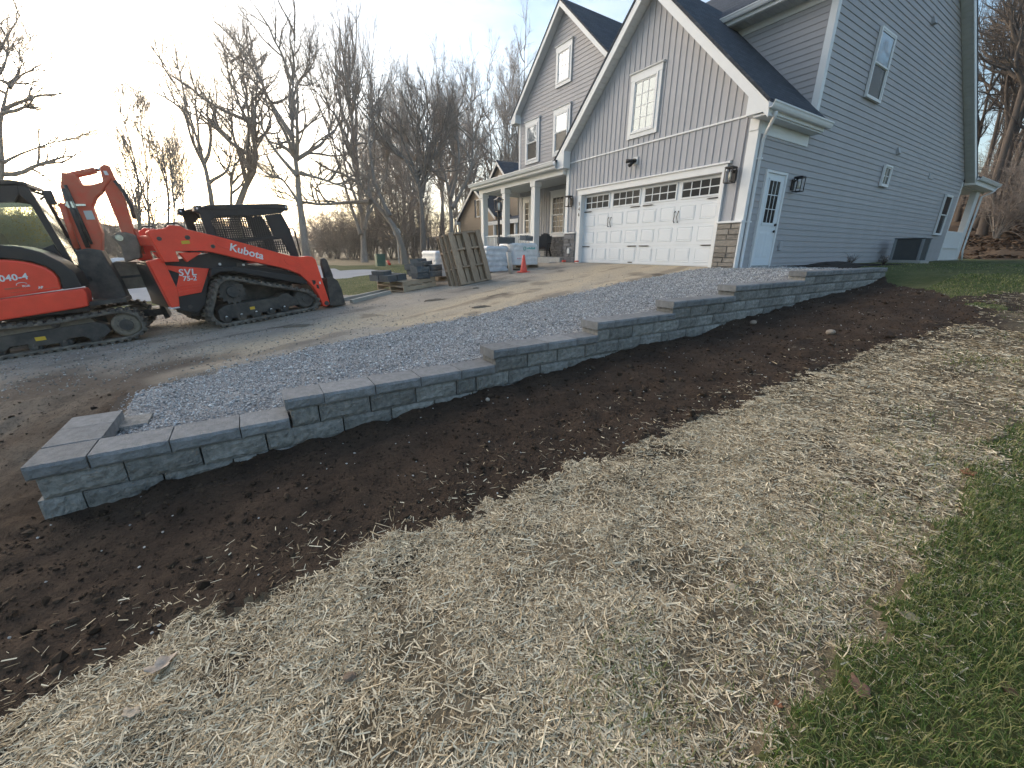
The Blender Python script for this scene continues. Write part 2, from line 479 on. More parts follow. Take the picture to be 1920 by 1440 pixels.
def rand_rot(n):
    q = rng.normal(size=(n, 4)); q /= np.linalg.norm(q, axis=1)[:, None]
    w, x, y, z = q.T
    return np.stack([np.stack([1-2*(y*y+z*z), 2*(x*y-z*w), 2*(x*z+y*w)], -1),
                     np.stack([2*(x*y+z*w), 1-2*(x*x+z*z), 2*(y*z-x*w)], -1),
                     np.stack([2*(x*z-y*w), 2*(y*z+x*w), 1-2*(x*x+y*y)], -1)], -2)
def stones(P, R, shape='ico', jit=0.28, flat=0.7):
    """P positions (n,3), R radii; returns verts, tris"""
    v, f = ico() if shape == 'ico' else octa()
    n = len(P)
    S = R[:, None, None] * np.stack([np.ones(n), rng.uniform(.6, 1, n), rng.uniform(.45, .85, n)], -1)[:, None, :]
    vv = v[None] * (1 + rng.uniform(-jit, jit, (n, len(v), 1))) * S
    vv = np.einsum('nij,nkj->nki', rand_rot(n), vv)
    vv[:, :, 2] *= flat
    vv += P[:, None, :]
    ff = f[None] + (np.arange(n) * len(v))[:, None, None]
    return vv.reshape(-1, 3), ff.reshape(-1, 3)
def island_mat(name, cols, rough=0.9, spec=0.25, pos=None, transl=0.0):
    M = bpy.data.materials.new(name); M.use_nodes = True
    N = M.node_tree.nodes; L = M.node_tree.links; bs = N["Principled BSDF"]
    bs.inputs["Roughness"].default_value = rough; bs.inputs["Specular IOR Level"].default_value = spec
    g = N.new("ShaderNodeNewGeometry"); r = N.new("ShaderNodeValToRGB")
    el = r.color_ramp.elements
    k = len(cols)
    for i, c in enumerate(cols):
        e = el[i] if i < 2 else el.new(0.5)
        e.position = (pos[i] if pos else i / (k - 1)); e.color = (*c, 1)
    L.new(g.outputs["Random Per Island"], r.inputs["Fac"])
    L.new(r.outputs["Color"], bs.inputs["Base Color"])
    if transl > 0:
        tr = N.new("ShaderNodeBsdfTranslucent"); L.new(r.outputs["Color"], tr.inputs["Color"])
        ms = N.new("ShaderNodeMixShader"); ms.inputs[0].default_value = transl
        L.new(bs.outputs[0], ms.inputs[1]); L.new(tr.outputs[0], ms.inputs[2]); L.new(ms.outputs[0], N["Material Output"].inputs["Surface"])
    MATS[name] = M
    return M
def ribbons(P, ang, length, width, tilt, bend, roll):
    """lying strips: two quads each"""
    n = len(P)
    d = np.stack([np.cos(ang) * np.cos(tilt), np.sin(ang) * np.cos(tilt), np.sin(tilt)], -1)
    side = np.stack([-np.sin(ang), np.cos(ang), np.zeros(n)], -1)
    upv = np.cross(d, side)
    wv = side * np.cos(roll)[:, None] + upv * np.sin(roll)[:, None]
    out = []
    if bend is None:
        for t in (-.5, .5):
            c = P + d * (length * t)[:, None]
            out += [c - wv * (width / 2)[:, None], c + wv * (width / 2)[:, None]]
        return np.stack(out, 1).reshape(-1, 3), (np.array([(0, 1, 3, 2)])[None] + (np.arange(n) * 4)[:, None, None]).reshape(-1, 4)
    for t, bz in ((-.5, 0), (0, 1), (.5, 0)):
        c = P + d * (length * t)[:, None] + (side * 0.6 + np.array([0, 0, .5])) * (bend * bz)[:, None]
        w = width * (0.85 if t else 1.0) / 2
        out += [c - wv * w[:, None], c + wv * w[:, None]]
    V = np.stack(out, 1).reshape(-1, 3)
    q = np.array([(0, 1, 3, 2), (2, 3, 5, 4)])
    F = (q[None] + (np.arange(n) * 6)[:, None, None]).reshape(-1, 4)
    return V, F
def dist_to_cam(x, y): return np.hypot(x - CAM[0], y - CAM[1])
def in_view(x, y, z, margin=60):
    d = np.stack([x, y, z], -1) - CAM
    dep = d @ FW
    u = 960 + FPX * (d @ RT) / np.maximum(dep, .01); v = 720 - FPX * (d @ UP) / np.maximum(dep, .01)
    return (dep > .2) & (u > -margin - 200) & (u < 1920 + margin + 200) & (v > -margin) & (v < 1440 + margin + 150)

# crushed stone beside the wall
n = 112000
x = rng.uniform(4.6, 7.44, n); y = rng.uniform(-11.1, 2.4, n)
k = (zones(x + rng.normal(0, .07, n), y + rng.normal(0, .07, n)) == 2) & (x < 7.44) & (y < 2.4)
x, y = x[k], y[k]
kk = (x < 5.52) | (y < -0.05) | (x > 5.62)
x, y = x[kk], y[kk]
keep = rng.random(len(x)) < np.clip(1.15 - 0.06 * dist_to_cam(x, y), .25, 1)
x, y = x[keep], y[keep]
R = rng.uniform(.006, .0125, len(x)) * np.where(rng.random(len(x)) < .08, 1.6, 1.0) * np.clip(.8 + .035 * dist_to_cam(x, y), .95, 1.5)
P = np.stack([x, y, ground_z(x, y) + R * rng.uniform(.0, .9, len(x))], -1)
near = (dist_to_cam(x, y) < 6.0) & (R > .0135)
V1, F1 = stones(P[near], R[near], 'ico'); V2, F2 = stones(P[~near], R[~near], 'octa', .35)
me = fast_mesh("gravel", np.vstack([V1, V2]), np.vstack([F1, F2 + len(V1)]))
o = link("gravel", me, island_mat("gravel_stone", [(.17, .168, .165), (.28, .278, .274), (.40, .397, .392), (.52, .517, .51), (.72, .717, .71)], .85, .3, [0, .3, .6, .9, 1]))
tag(o, "blue grey crushed stone spread between the retaining wall and the dirt driveway", "gravel", kind="stuff")

# loose stone on the drive
n = 26000
x = rng.uniform(-2.5, 7.2, n); y = rng.uniform(-14.5, -2.0, n)
dens = sstep(-7.0, -10.5, y) * 0.9 + 0.08
dens *= np.clip(.35 + 1.6 * (fbm(x, y, .9, 3, 61) + .25), .05, 1)
k = (zones(x, y) == 1) & (rng.random(n) < dens)
x, y = x[k], y[k]
R = rng.uniform(.006, .018, len(x))
P = np.stack([x, y, ground_z(x, y) + R * .2], -1)
V, F = stones(P, R, 'octa', .35)
o = link("driveway_stone", fast_mesh("driveway_stone", V, F), island_mat("drive_stone", [(.12, .11, .10), (.22, .21, .19), (.36, .34, .31), (.5, .48, .45)], .9, .2))
tag(o, "loose stone chips strewn over the packed dirt driveway", "gravel", kind="stuff")

# soil crumbs and clods
n = 85000
x = np.where(rng.random(n) < .8, rng.uniform(7.72, 10.0, n), rng.uniform(4.6, 8, n)); y = rng.uniform(-13, 2.2, n)
k = (zones(x, y) == 3)
x, y = x[k], y[k]
k = rng.random(len(x)) < np.clip(1.2 - .09 * dist_to_cam(x, y), .12, 1)
x, y = x[k], y[k]
R = .003 + .011 * rng.random(len(x)) ** 3 + np.where(rng.random(len(x)) < .008, rng.uniform(.012, .03, len(x)), 0)
P = np.stack([x, y, ground_z(x, y) + R * .15], -1)
big = R > .012
V1, F1 = stones(P[big], R[big], 'ico', .35, .8); V2, F2 = stones(P[~big], R[~big], 'octa', .4)
o = link("soil_clods", fast_mesh("soil_clods", np.vstack([V1, V2]), np.vstack([F1, F2 + len(V1)])),
         island_mat("soil_clod", [(.026, .018, .012), (.050, .034, .023), (.092, .063, .043)], .95, .15))
tag(o, "dark crumbly topsoil clods along the foot of the wall", "soil", kind="stuff")
# pale chips in the soil
n = 420
x = rng.uniform(7.75, 9.8, n); y = rng.uniform(-11.8, 1.5, n)
k = zones(x, y) == 3; x, y = x[k], y[k]
R = rng.uniform(.004, .010, len(x))
V, F = stones(np.stack([x, y, ground_z(x, y) + R * .5], -1), R, 'ico', .3)
o = link("pale_chips", fast_mesh("pale_chips", V, F), island_mat("pale_chip", [(.35, .33, .30), (.62, .60, .56)], .8, .3))
tag(o, "small whitish stone chips dotted over the dark topsoil", "stone chips", kind="stuff")

# straw
def straw_positions(n, x0, x1, y0, y1):
    x = rng.uniform(x0, x1, n); y = rng.uniform(y0, y1, n)
    zn = zones(x, y)
    # distance-like weight: full on straw ground, sparse just outside
    jx = x + rng.normal(0, .20, n); jy = y + rng.normal(0, .20, n)
    zj = zones(jx, jy)
    w = np.where(zj == 4, np.where(zn == 4, 1.0, np.where(zn == 3, .10, .6)), np.where((zn == 4), .8, .0))
    w = np.where((zn == 3) & (zj == 3), 0.006, w)
    w *= np.clip(.78 + 1.2 * fbm(x, y, .35, 3, 71), .22, 1.0)
    w *= np.clip(1.35 - .14 * dist_to_cam(x, y), .3, 1)
    k = rng.random(n) < w
    return x[k], y[k]
xs, ys = [], []
for a in ((400000, 8.6, 11.1, -11.5, -6.0), (150000, 8.8, 11.4, -6.0, -2.0), (40000, 8.6, 13, -2.0, 1.5)):
    q = straw_positions(*a); xs.append(q[0]); ys.append(q[1])
x = np.concatenate(xs); y = np.concatenate(ys)
n = len(x)
Ln = rng.uniform(.012, .055, n) * np.where(rng.random(n) < .10, 2.2, 1.0)
P = np.stack([x, y, ground_z(x, y) + rng.uniform(.0005, .010, n)], -1)
dc = dist_to_cam(x, y)
Wd = np.where(rng.random(n) < .65, rng.uniform(.0010, .0026, n), rng.uniform(.0022, .0060, n)) * np.clip(.6 + .2 * dc, 1, 2.2)
lg = Ln > .06
A_, T_, R_ = rng.uniform(0, 6.283, n), rng.normal(0, .09, n), rng.uniform(-.6, .6, n)
V1, F1 = ribbons(P[~lg], A_[~lg], Ln[~lg], Wd[~lg], T_[~lg], None, R_[~lg])
V2, F2 = ribbons(P[lg], A_[lg], Ln[lg], Wd[lg], T_[lg] * .5, rng.normal(0, .008, lg.sum()), R_[lg])
V = np.vstack([V1, V2]); F = np.vstack([F1, F2 + len(V1)])
o = link("straw", fast_mesh("straw", V, F), island_mat("straw", [(.15, .11, .068), (.40, .31, .19), (.62, .505, .33), (.88, .77, .56)], .8, .10, [0, .30, .70, 1]))
tag(o, "chopped pale straw mulch strewn beside the dark topsoil", "straw", kind="stuff")

# grass blades
def grass_positions(n, x0, x1, y0, y1, inside=(5,)):
    x = rng.uniform(x0, x1, n); y = rng.uniform(y0, y1, n)
    zn = zones(x, y)
    w = np.where(zn == 5, 1.0, np.where(zn == 4, .07 + .35 * sstep(9.9, 10.8, x) + .6 * sstep(-5.5, -1.5, y) * sstep(9.6, 10.8, x) , 0))
    w *= np.where(zn == 4, np.clip(.2 + 2.2 * fbm(x, y, .6, 3, 83), 0, 1) , np.clip(.85 + .5 * fbm(x, y, .4, 3, 81), .4, 1))
    zj = zones(x + rng.normal(0, .2, n), y + rng.normal(0, .2, n))
    w = np.where((zn == 5) & (zj == 4), w * .35, np.where((zn == 4) & (zj == 5), np.maximum(w, .3), w))
    k = rng.random(n) < w
    return x[k], y[k]
xs, ys = [], []
for a in ((110000, 10.2, 12.0, -9.4, -6.2), (48000, 10.0, 12.8, -6.2, -3.2), (32000, 8.8, 14, -3.2, 3.0), (12000, 6.4, 15, 3.0, 13), (7000, -9, 1, -9, -3)):
    q = grass_positions(*a); xs.append(q[0]); ys.append(q[1])
x = np.concatenate(xs); y = np.concatenate(ys); n = len(x)
dc = dist_to_cam(x, y)
h = rng.uniform(.025, .062, n) * np.clip(1.05 - .03 * dc, .7, 1) * np.where(zones(x, y) == 4, .75, 1)
ang = rng.uniform(0, 6.283, n); lean = rng.uniform(.25, 1.15, n)
w = rng.uniform(.0008, .0018, n) * np.clip(.55 + .22 * dc, 1, 3.2)
dirv = np.stack([np.cos(ang), np.sin(ang), np.zeros(n)], -1); sv = np.stack([-np.sin(ang), np.cos(ang), np.zeros(n)], -1)
b0 = np.stack([x, y, ground_z(x, y) - .004], -1)
b1 = b0 + dirv * (h * lean * .35)[:, None] + np.array([0, 0, 1.]) * (h * .62)[:, None]
b2 = b0 + dirv * (h * lean * 1.0)[:, None] + np.array([0, 0, 1.]) * (h * (1.0 - .28 * lean))[:, None]
V = np.stack([b0 - sv * w[:, None], b0 + sv * w[:, None], b1 - sv * (w * .8)[:, None], b1 + sv * (w * .8)[:, None],
              b2 - sv * (w * .15)[:, None], b2 + sv * (w * .15)[:, None]], 1).reshape(-1, 3)
F = (np.array([(0, 1, 3, 2), (2, 3, 5, 4)])[None] + (np.arange(n) * 6)[:, None, None]).reshape(-1, 4)
o = link("grass", fast_mesh("grass", V, F), island_mat("grass_blade", [(.045, .085, .014), (.095, .16, .028), (.18, .25, .05), (.42, .38, .17)], .5, .35, [0, .40, .80, 1], transl=.25))
tag(o, "short green lawn grass right of the straw strip and behind it", "grass", kind="stuff")
# ------------------------------------------------------------------ retaining wall
M_block = mat("concrete_block", (.165, .165, .157), .92, var=.0, vscale=22.0, var_col=(.33, .318, .295), bump=.9, bscale=55.0, obj_var=.24, spec=.2)
M_cap = mat("concrete_cap", (.165, .168, .17), .9, vscale=14.0, var_col=(.26, .262, .262), bump=.6, bscale=80.0, obj_var=.16, spec=.25)
def split_face_block(name, L, Hh, D, seed, rough=.010, cham=.006, cap=False):
    """block with a split front (towards +X) : local origin at its lower front left corner, L along +Y, D along -X"""
    r = np.random.default_rng(seed)
    ny_, nz_ = 12, 6
    ysv = np.linspace(0, L, ny_); zsv = np.linspace(0, Hh, nz_)
    Y, Z = np.meshgrid(ysv, zsv, indexing='ij')
    edge = np.minimum(np.minimum(Y, L - Y) / .016, np.minimum(Z, Hh - Z) / .012); edge = np.clip(edge, 0, 1)
    X = edge * (.006 + rough * 1.2 * r.random(Y.shape)) + (1 - edge) * -.003 + rough * fbm(Y, Z, .12, 3, seed)
    if cap: X[:, -1] -= .006 * r.random(ny_) + .002
    V = [np.stack([X, Y, Z], -1).reshape(-1, 3)]
    idx = np.arange(ny_ * nz_).reshape(ny_, nz_)
    F = [(idx[i, j], idx[i + 1, j], idx[i + 1, j + 1], idx[i, j + 1]) for i in range(ny_ - 1) for j in range(nz_ - 1)]
    b = ny_ * nz_
    back = [(-D, 0, 0), (-D, L, 0), (-D, L, Hh), (-D, 0, Hh)]
    V.append(np.array(back, float))
    F.append((b, b + 3, b + 2, b + 1))
    F.append(tuple(idx[:, -1]) + (b + 2, b + 3))                     # top
    F.append((b, b + 1) + tuple(idx[::-1, 0]))                       # bottom
    F.append((b + 3, b) + tuple(idx[0, :]))                          # y = 0 end
    F.append((b + 1, b + 2) + tuple(idx[-1, ::-1]))                  # y = L end
    me = bpy.data.meshes.new(name); me.from_pydata([tuple(p) for p in np.vstack(V)], [], F); me.update()
    return me
wall = empty("retaining_wall", (WX, -11.15, -1.25))
tag(wall, "long stepped retaining wall of grey split-face concrete blocks with flat caps beside the driveway", "retaining wall")
BL, BH, CH, CD = .4035, .1524, .092, .29
blk_var = {}
def block_mesh(L, cap, vi):
    key = (round(L, 2), cap, vi)
    if key not in blk_var:
        me = split_face_block("cap" if cap else "block", round(L, 2) - (.004 if cap else .007), (CH if cap else BH) - (.003 if cap else .005), CD if cap else .26, 100 + vi * 7 + int(L * 100), .005 if cap else .012, cap=cap)
        me.materials.append(M_cap if cap else M_block)
        blk_var[key] = me
    return blk_var[key]
def put(name, me, x, y, z, rz=0.0):
    o = bpy.data.objects.new(name, me); COL.objects.link(o); o.parent = wall
    o.location = (x - WX, y + 11.15, z + 1.25); o.rotation_euler = (0, 0, rz)
    return o
# tiers: y start, y end, top of caps
TIERS = [(-11.15, -9.735, -.885), (-9.752, -7.895, -.733), (-7.912, -6.49, -.581), (-6.525, -5.10, -.428), (-5.175, -3.70, -.276), (-3.745, -1.52, -.124), (-1.55, 2.42, .029)]
rw = random.Random(3)
for ti, (ya, yb, zt) in enumerate(TIERS):
    # caps along the wall, front overhanging the blocks by 2 cm
    y = ya
    first = .285 if ti == 0 else .28
    lens = [first]
    while y + sum(lens) < yb - .02:
        rest = yb - y - sum(lens); lens.append(BL if rest > .55 else rest)
    for L in lens:
        if L > .05: put("cap", block_mesh(L, True, rw.randrange(4)), WX + .012, y, zt - CH)
        y += L
    # courses below
    zc = zt - CH - BH
    c = 0
    while zc > -1.45:
        # blocks of this course that stand below this tier only
        off = .5 * BL * ((ti + c) % 2)
        y0 = ya + (.03 if c == 0 else 0.0); y1 = TIERS[ti + 1][0] + .03 if ti + 1 < len(TIERS) else yb
        # rows already supplied by a lower tier are continuous: each tier only fills its own length
        yy = y0
        lens = []
        if off > .05: lens.append(off)
        while yy + sum(lens) < y1 - .01:
            rest = y1 - yy - sum(lens); lens.append(BL if rest > BL + .12 else (rest if rest <= BL + .02 else rest / 2))
        for L in lens:
            gzf = float(np.interp(yy + L / 2, SY, SZ))
            if L > .03 and zc + BH > gzf - .06:
                put("block", block_mesh(L, False, rw.randrange(5)), WX - .012 - .004 * c + (.012 if c >= 2 else 0) * 0 + rw.uniform(-.003, .003), yy, zc)
            yy += L
        zc -= BH; c += 1
# the short return at the lower end: three caps crosswise, blocks under them
xs0 = WX + .012
for i, L in enumerate((.33, .27)):
    xs0_ = WX - .305 - sum((.33, .27)[:i])
    o = put("cap", block_mesh(.29, True, i), xs0_ + .012, -11.15, -.885 - CH)
    o.scale = (L / .29 * .995, 1, 1)
for c in range(2):
    for i in range(2):
        put("block", block_mesh(.26, False, i + c), WX - .27 - .40 * i - .1 * c, -11.13, -.885 - CH - BH * (c + 1)).scale = (1.5, 1, 1)
put("block", block_mesh(.18, False, 3), 7.02, -10.87, -.885 - CH - .135)
# ------------------------------------------------------------------ house
M_siding = mat("vinyl_siding", (.375, .37, .388), .55, var=.05, vscale=2.0, obj_var=.03, spec=.35, bump=.04, bscale=60, stretch=(1, 1, .2))
M_board = mat("vinyl_board", (.40, .405, .432), .55, var=.04, vscale=2.0, obj_var=.03, spec=.35)
M_trim = mat("white_trim", (.74, .755, .765), .45, var=.025, vscale=3.0, spec=.4)
M_soffit = mat("soffit", (.62, .64, .65), .6, var=.03, vscale=3.0, spec=.3)
M_door = mat("white_door", (.70, .74, .78), .42, var=.02, vscale=2.0, spec=.4)
M_glass = mat("window_glass", (.22, .26, .30), .03, metal=.4, spec=.8, bump=.015, bscale=1.3)
M_dark_glass = mat("dark_glass", (.022, .026, .03), .08, spec=.09)
M_screen = mat("screened_glass", (.05, .054, .058), .15, spec=.22)
M_black = mat("black_metal", (.018, .018, .02), .45, metal=.3, spec=.5)
M_conc = mat("poured_concrete", (.34, .34, .33), .9, var=.12, vscale=5.0, bump=.3, bscale=60)
M_stone = mat("veneer_stone", (.20, .185, .165), .9, vscale=16, var_col=(.30, .27, .235), bump=.6, bscale=40, obj_var=.28, spec=.2)
M_stone_dk = mat("veneer_stone_grey", (.15, .155, .165), .9, vscale=16, var_col=(.21, .21, .22), bump=.6, bscale=40, obj_var=.25, spec=.2)
def shingle_mat():
    M = bpy.data.materials.new("roof_shingle"); M.use_nodes = True
    N = M.node_tree.nodes; L = M.node_tree.links; bs = N["Principled BSDF"]
    bs.inputs["Roughness"].default_value = .9; bs.inputs["Specular IOR Level"].default_value = .25
    tc = N.new("ShaderNodeTexCoord")
    br = N.new("ShaderNodeTexBrick"); br.inputs["Scale"].default_value = 1.0
    br.inputs["Brick Width"].default_value = .24; br.inputs["Row Height"].default_value = .10; br.inputs["Mortar Size"].default_value = .006
    br.inputs["Color1"].default_value = (.042, .050, .064, 1); br.inputs["Color2"].default_value = (.066, .076, .094, 1); br.inputs["Mortar"].default_value = (.022, .026, .033, 1)
    # lay the courses along the slope: use (length, height) of each roof plane
    sp = N.new("ShaderNodeSeparateXYZ"); L.new(tc.outputs["Object"], sp.inputs[0])
    cb = N.new("ShaderNodeCombineXYZ")
    ad = N.new("ShaderNodeMath"); ad.operation = 'ADD'
    L.new(sp.outputs["X"], ad.inputs[0]); L.new(sp.outputs["Y"], ad.inputs[1])
    L.new(ad.outputs[0], cb.inputs["X"]); L.new(sp.outputs["Z"], cb.inputs["Y"])
    L.new(cb.outputs[0], br.inputs["Vector"])
    L.new(br.outputs["Color"], bs.inputs["Base Color"])
    bp = N.new("ShaderNodeBump"); bp.inputs["Strength"].default_value = .6; bp.inputs["Distance"].default_value = .01
    L.new(br.outputs["Fac"], bp.inputs["Height"]); bp.invert = True; L.new(bp.outputs["Normal"], bs.inputs["Normal"])
    return M
M_shingle = shingle_mat()

house = empty("house", (0, 0, 0))
tag(house, "two-storey grey sided house with steep white-trimmed gables, double garage and front porch", "house")
GXL, GXR, YB = -0.80, 5.556, 16.45           # garage left, right wall, rear wall
Y2, YG, XG = 2.34, 2.0, -6.83                # upper front wall, front gable wall, left wall
RS = .652; RIDGE_Y = 7.2; RIDGE_Z = 9.70
SID = .1397

# ---- solid cores behind the cladding
c = MB()
c.prism([(0.02, -.35), (YB - .02, -.35), (YB - .02, 3.2), (RIDGE_Y, RIDGE_Z - .55), (Y2 + .02, 6.05), (Y2 + .02, 3.6), (.02, 3.0)], 5.2, GXR - .022, 'x')
side_core = c.build("side_wall", M_siding, house)
def siding_x(parent, x, z0, z1, lo, hi):
    z = z0
    while z < z1 - .01:
        za, zb = z, min(z + SID, z1)
        a0, a1, b0, b1 = lo(za), hi(za), lo(zb - .001), hi(zb - .001)
        if a1 - a0 > .05 and b1 - b0 > .02:
            MB().hexa([(x - .02, a0, za), (x + .018, a0, za), (x + .018, a1, za), (x - .02, a1, za),
                       (x - .02, b0, zb), (x + .004, b0, zb), (x + .004, b1, zb), (x - .02, b1, zb)]).build("siding_board", M_siding, parent)
        z += SID
def side_lo(z): return .09 if z < 3.06 else (Y2 + .12 if z < 6.0 else Y2 + .05 + (z - 6.0) / RS)
def side_hi(z): return YB - .1 if z < 3.2 else min(YB, RIDGE_Y + (RIDGE_Z - .275 - z) / RS)
siding_x(side_core, GXR, -.06, 9.2, side_lo, side_hi)
MB().box(5.3, GXR + .004, .05, YB, -.5, -.06).build("foundation", M_conc, house)

def siding_y(parent, y, z0, z1, lo, hi):
    z = z0
    while z < z1 - .01:
        za, zb = z, min(z + SID, z1)
        a0, a1, b0, b1 = lo(za), hi(za), lo(zb - .001), hi(zb - .001)
        if a1 - a0 > .05 and b1 - b0 > .02:
            MB().hexa([(a0, y - .018, za), (a1, y - .018, za), (a1, y + .02, za), (a0, y + .02, za),
                       (b0, y - .004, zb), (b1, y - .004, zb), (b1, y + .02, zb), (b0, y + .02, zb)]).build("siding_board", M_siding, parent)
        z += SID
# front gable
GRX, GRZ, GRS = -3.72, 9.12, .93             # inner apex
fg = MB().prism([(XG, -.3), (-.62, -.3), (-.62, GRZ - 3.1 * GRS), (GRX, GRZ), (XG, GRZ - 3.11 * GRS)], YG + .022, YG + .3, 'y').build("front_gable_wall", M_siding, house)
siding_y(fg, YG, 3.7, 9.0, lambda z: max(XG + .12, GRX - (GRZ - z) / GRS), lambda z: min(-.5, GRX + (GRZ - z) / GRS))
# upper front wall over the garage
uw = MB().box(2.2, GXR - .03, Y2 + .022, Y2 + .25, 3.3, 6.1).build("upper_front_wall", M_siding, house)
siding_y(uw, Y2, 3.6, 5.8, lambda z: 2.3, lambda z: GXR - .12)
MB().box(XG - .0, XG + .25, YG + .31, 14, -.3, 6.2).build("left_wall", M_siding, house)

# ---- garage front: vertical boards
GAX, GAZ, GAS = 2.34, 6.545, 1.005              # inner apex of the garage gable
ga = MB().prism([(GXL, 3.2), (GXR, 3.2), (GXR, GAZ - (GXR - GAX) * GAS), (GAX, GAZ), (GXL, GAZ - (GAX - GXL) * GAS)], .03, .25, 'y')
ga.box(GXL, -.02, .03, .3, -.3, 3.2).box(4.90, GXR - .02, .03, .3, -.3, 3.2).box(-.02, 4.90, .03, .3, 2.16, 3.2)
ga = ga.build("garage_wall", M_board, house)
BW = .18
def board(x0, zb, zt0, zt1, y=0.0, parent=None):
    x1 = x0 + BW
    b = MB()
    b.hexa([(x0, y + .004, zb), (x1 - .028, y + .004, zb), (x1 - .028, y + .03, zb), (x0, y + .03, zb),
            (x0, y + .004, zt0), (x1 - .028, y + .004, zt1), (x1 - .028, y + .03, zt1), (x0, y + .03, zt0)])
    b.hexa([(x1 - .028, y - .012, zb), (x1 - .001, y - .012, zb), (x1 - .001, y + .03, zb), (x1 - .028, y + .03, zb),
            (x1 - .028, y - .012, zt1), (x1 - .001, y - .012, zt1), (x1 - .001, y + .03, zt1), (x1 - .028, y + .03, zt1)])
    b.build("board", M_board, parent)
x = GXL + .14
while x < 5.38:
    lim = lambda q: GAZ - abs(q - GAX) * GAS - .01
    zt0, zt1 = lim(x), lim(x + BW)
    if x + BW < 5.41:
        board(x, 3.205, max(zt0, 3.22), max(zt1, 3.22), 0.0, ga)
        if x + BW < -.10 or x > 4.95: board(x, 1.02, 3.17, 3.17, 0.0, ga)
        else: board(x, 2.36, 3.17, 3.17, 0.0, ga)
    x += BW
MB().box(GXL + .1, 5.40, -.03, .028, 3.168, 3.206).build("trim_band", M_trim, house, .004)

# ---- stone piers
def stone_face(parent, x0, x1, z0, z1, y, mt, seed, hmin=.09, hmax=.15):
    r = random.Random(seed); z = z0
    while z < z1 - .02:
        h = min(r.uniform(hmin, hmax), z1 - z)
        if z1 - z - h < .05: h = z1 - z
        x = x0
        while x < x1 - .01:
            w = r.uniform(.16, .48)
            if x1 - x - w < .10: w = x1 - x
            p = .025 + r.uniform(0, .022); g = .004; ch = .012
            a0, a1, c0, c1 = x + g, x + w - g, z + g, z + h - g
            j = lambda: r.uniform(-.006, .006)
            vs_ = [(a0, y + .02, c0), (a1, y + .02, c0), (a1, y + .02, c1), (a0, y + .02, c1),
                   (a0 + ch * .3, y - p + ch, c0 + ch * .3), (a1 - ch * .3, y - p + ch, c0 + ch * .3), (a1 - ch * .3, y - p + ch, c1 - ch * .3), (a0 + ch * .3, y - p + ch, c1 - ch * .3),
                   (a0 + ch, y - p + j(), c0 + ch), ((a0 + a1) / 2 + j(), y - p + j(), c0 + ch + j()), (a1 - ch, y - p + j(), c0 + ch), (a1 - ch, y - p + j(), c1 - ch), ((a0 + a1) / 2 + j(), y - p + j() * 1.5, c1 - ch + j()), (a0 + ch, y - p + j(), c1 - ch)]
            fs = [(3, 2, 1, 0), (0, 1, 5, 4), (1, 2, 6, 5), (2, 3, 7, 6), (3, 0, 4, 7), (4, 5, 10, 9, 8), (5, 6, 11, 10), (6, 7, 13, 12, 11), (7, 4, 8, 13), (8, 9, 12, 13), (9, 10, 11, 12)]
            MB().add(vs_, fs).build("stone", mt, parent)
            x += w
        z += h
pier = MB().box(4.98, GXR - .012, -.018, .03, -.2, 1.0).build("stone_pier", M_conc, house)
stone_face(pier, 4.985, GXR - .01, -.12, .985, -.018, M_stone, 5)
MB().box(4.95, GXR + .03, -.085, .03, 1.0, 1.045).build("pier_ledge", M_trim, house, .005)
MB().box(GXR - .012, GXR + .022, -.06, .09, -.1, 1.0).build("pier_corner_trim", M_trim, house, .003)
pier2 = MB().box(GXL, -.22, -.018, .03, -.2, .95).build("stone_pier", M_conc, house)
stone_face(pier2, GXL + .005, -.225, -.12, .94, -.018, M_stone_dk, 6)
MB().box(GXL - .03, -.19, -.085, .03, .95, .99).build("pier_ledge", M_trim, house, .005)

# ---- corner boards
MB().box(5.37, GXR + .024, -.028, .03, 1.046, 3.10).build("corner_board", M_trim, house, .004)
MB().box(GXR - .01, GXR + .026, .03, .088, -.05, 3.04).build("corner_board", M_trim, house, .004)
MB().box(GXL - .02, GXL + .13, -.028, .03, .992, 3.05).build("corner_board", M_trim, house, .004)
MB().box(GXR - .12, GXR + .026, Y2 - .026, Y2 + .0, 3.55, 5.84).build("corner_board", M_trim, house, .004)
MB().box(GXR - .0, GXR + .027, Y2 + .001, Y2 + .12, 3.45, 6.0).build("corner_board", M_trim, house, .004)
MB().box(XG - .02, XG + .115, YG - .026, YG + .02, 3.6, 6.2).build("corner_board", M_trim, house, .004)
MB().box(GXR - .02, GXR + .025, YB - .1, YB + .02, .0, 3.2).build("corner_board", M_trim, house, .004)

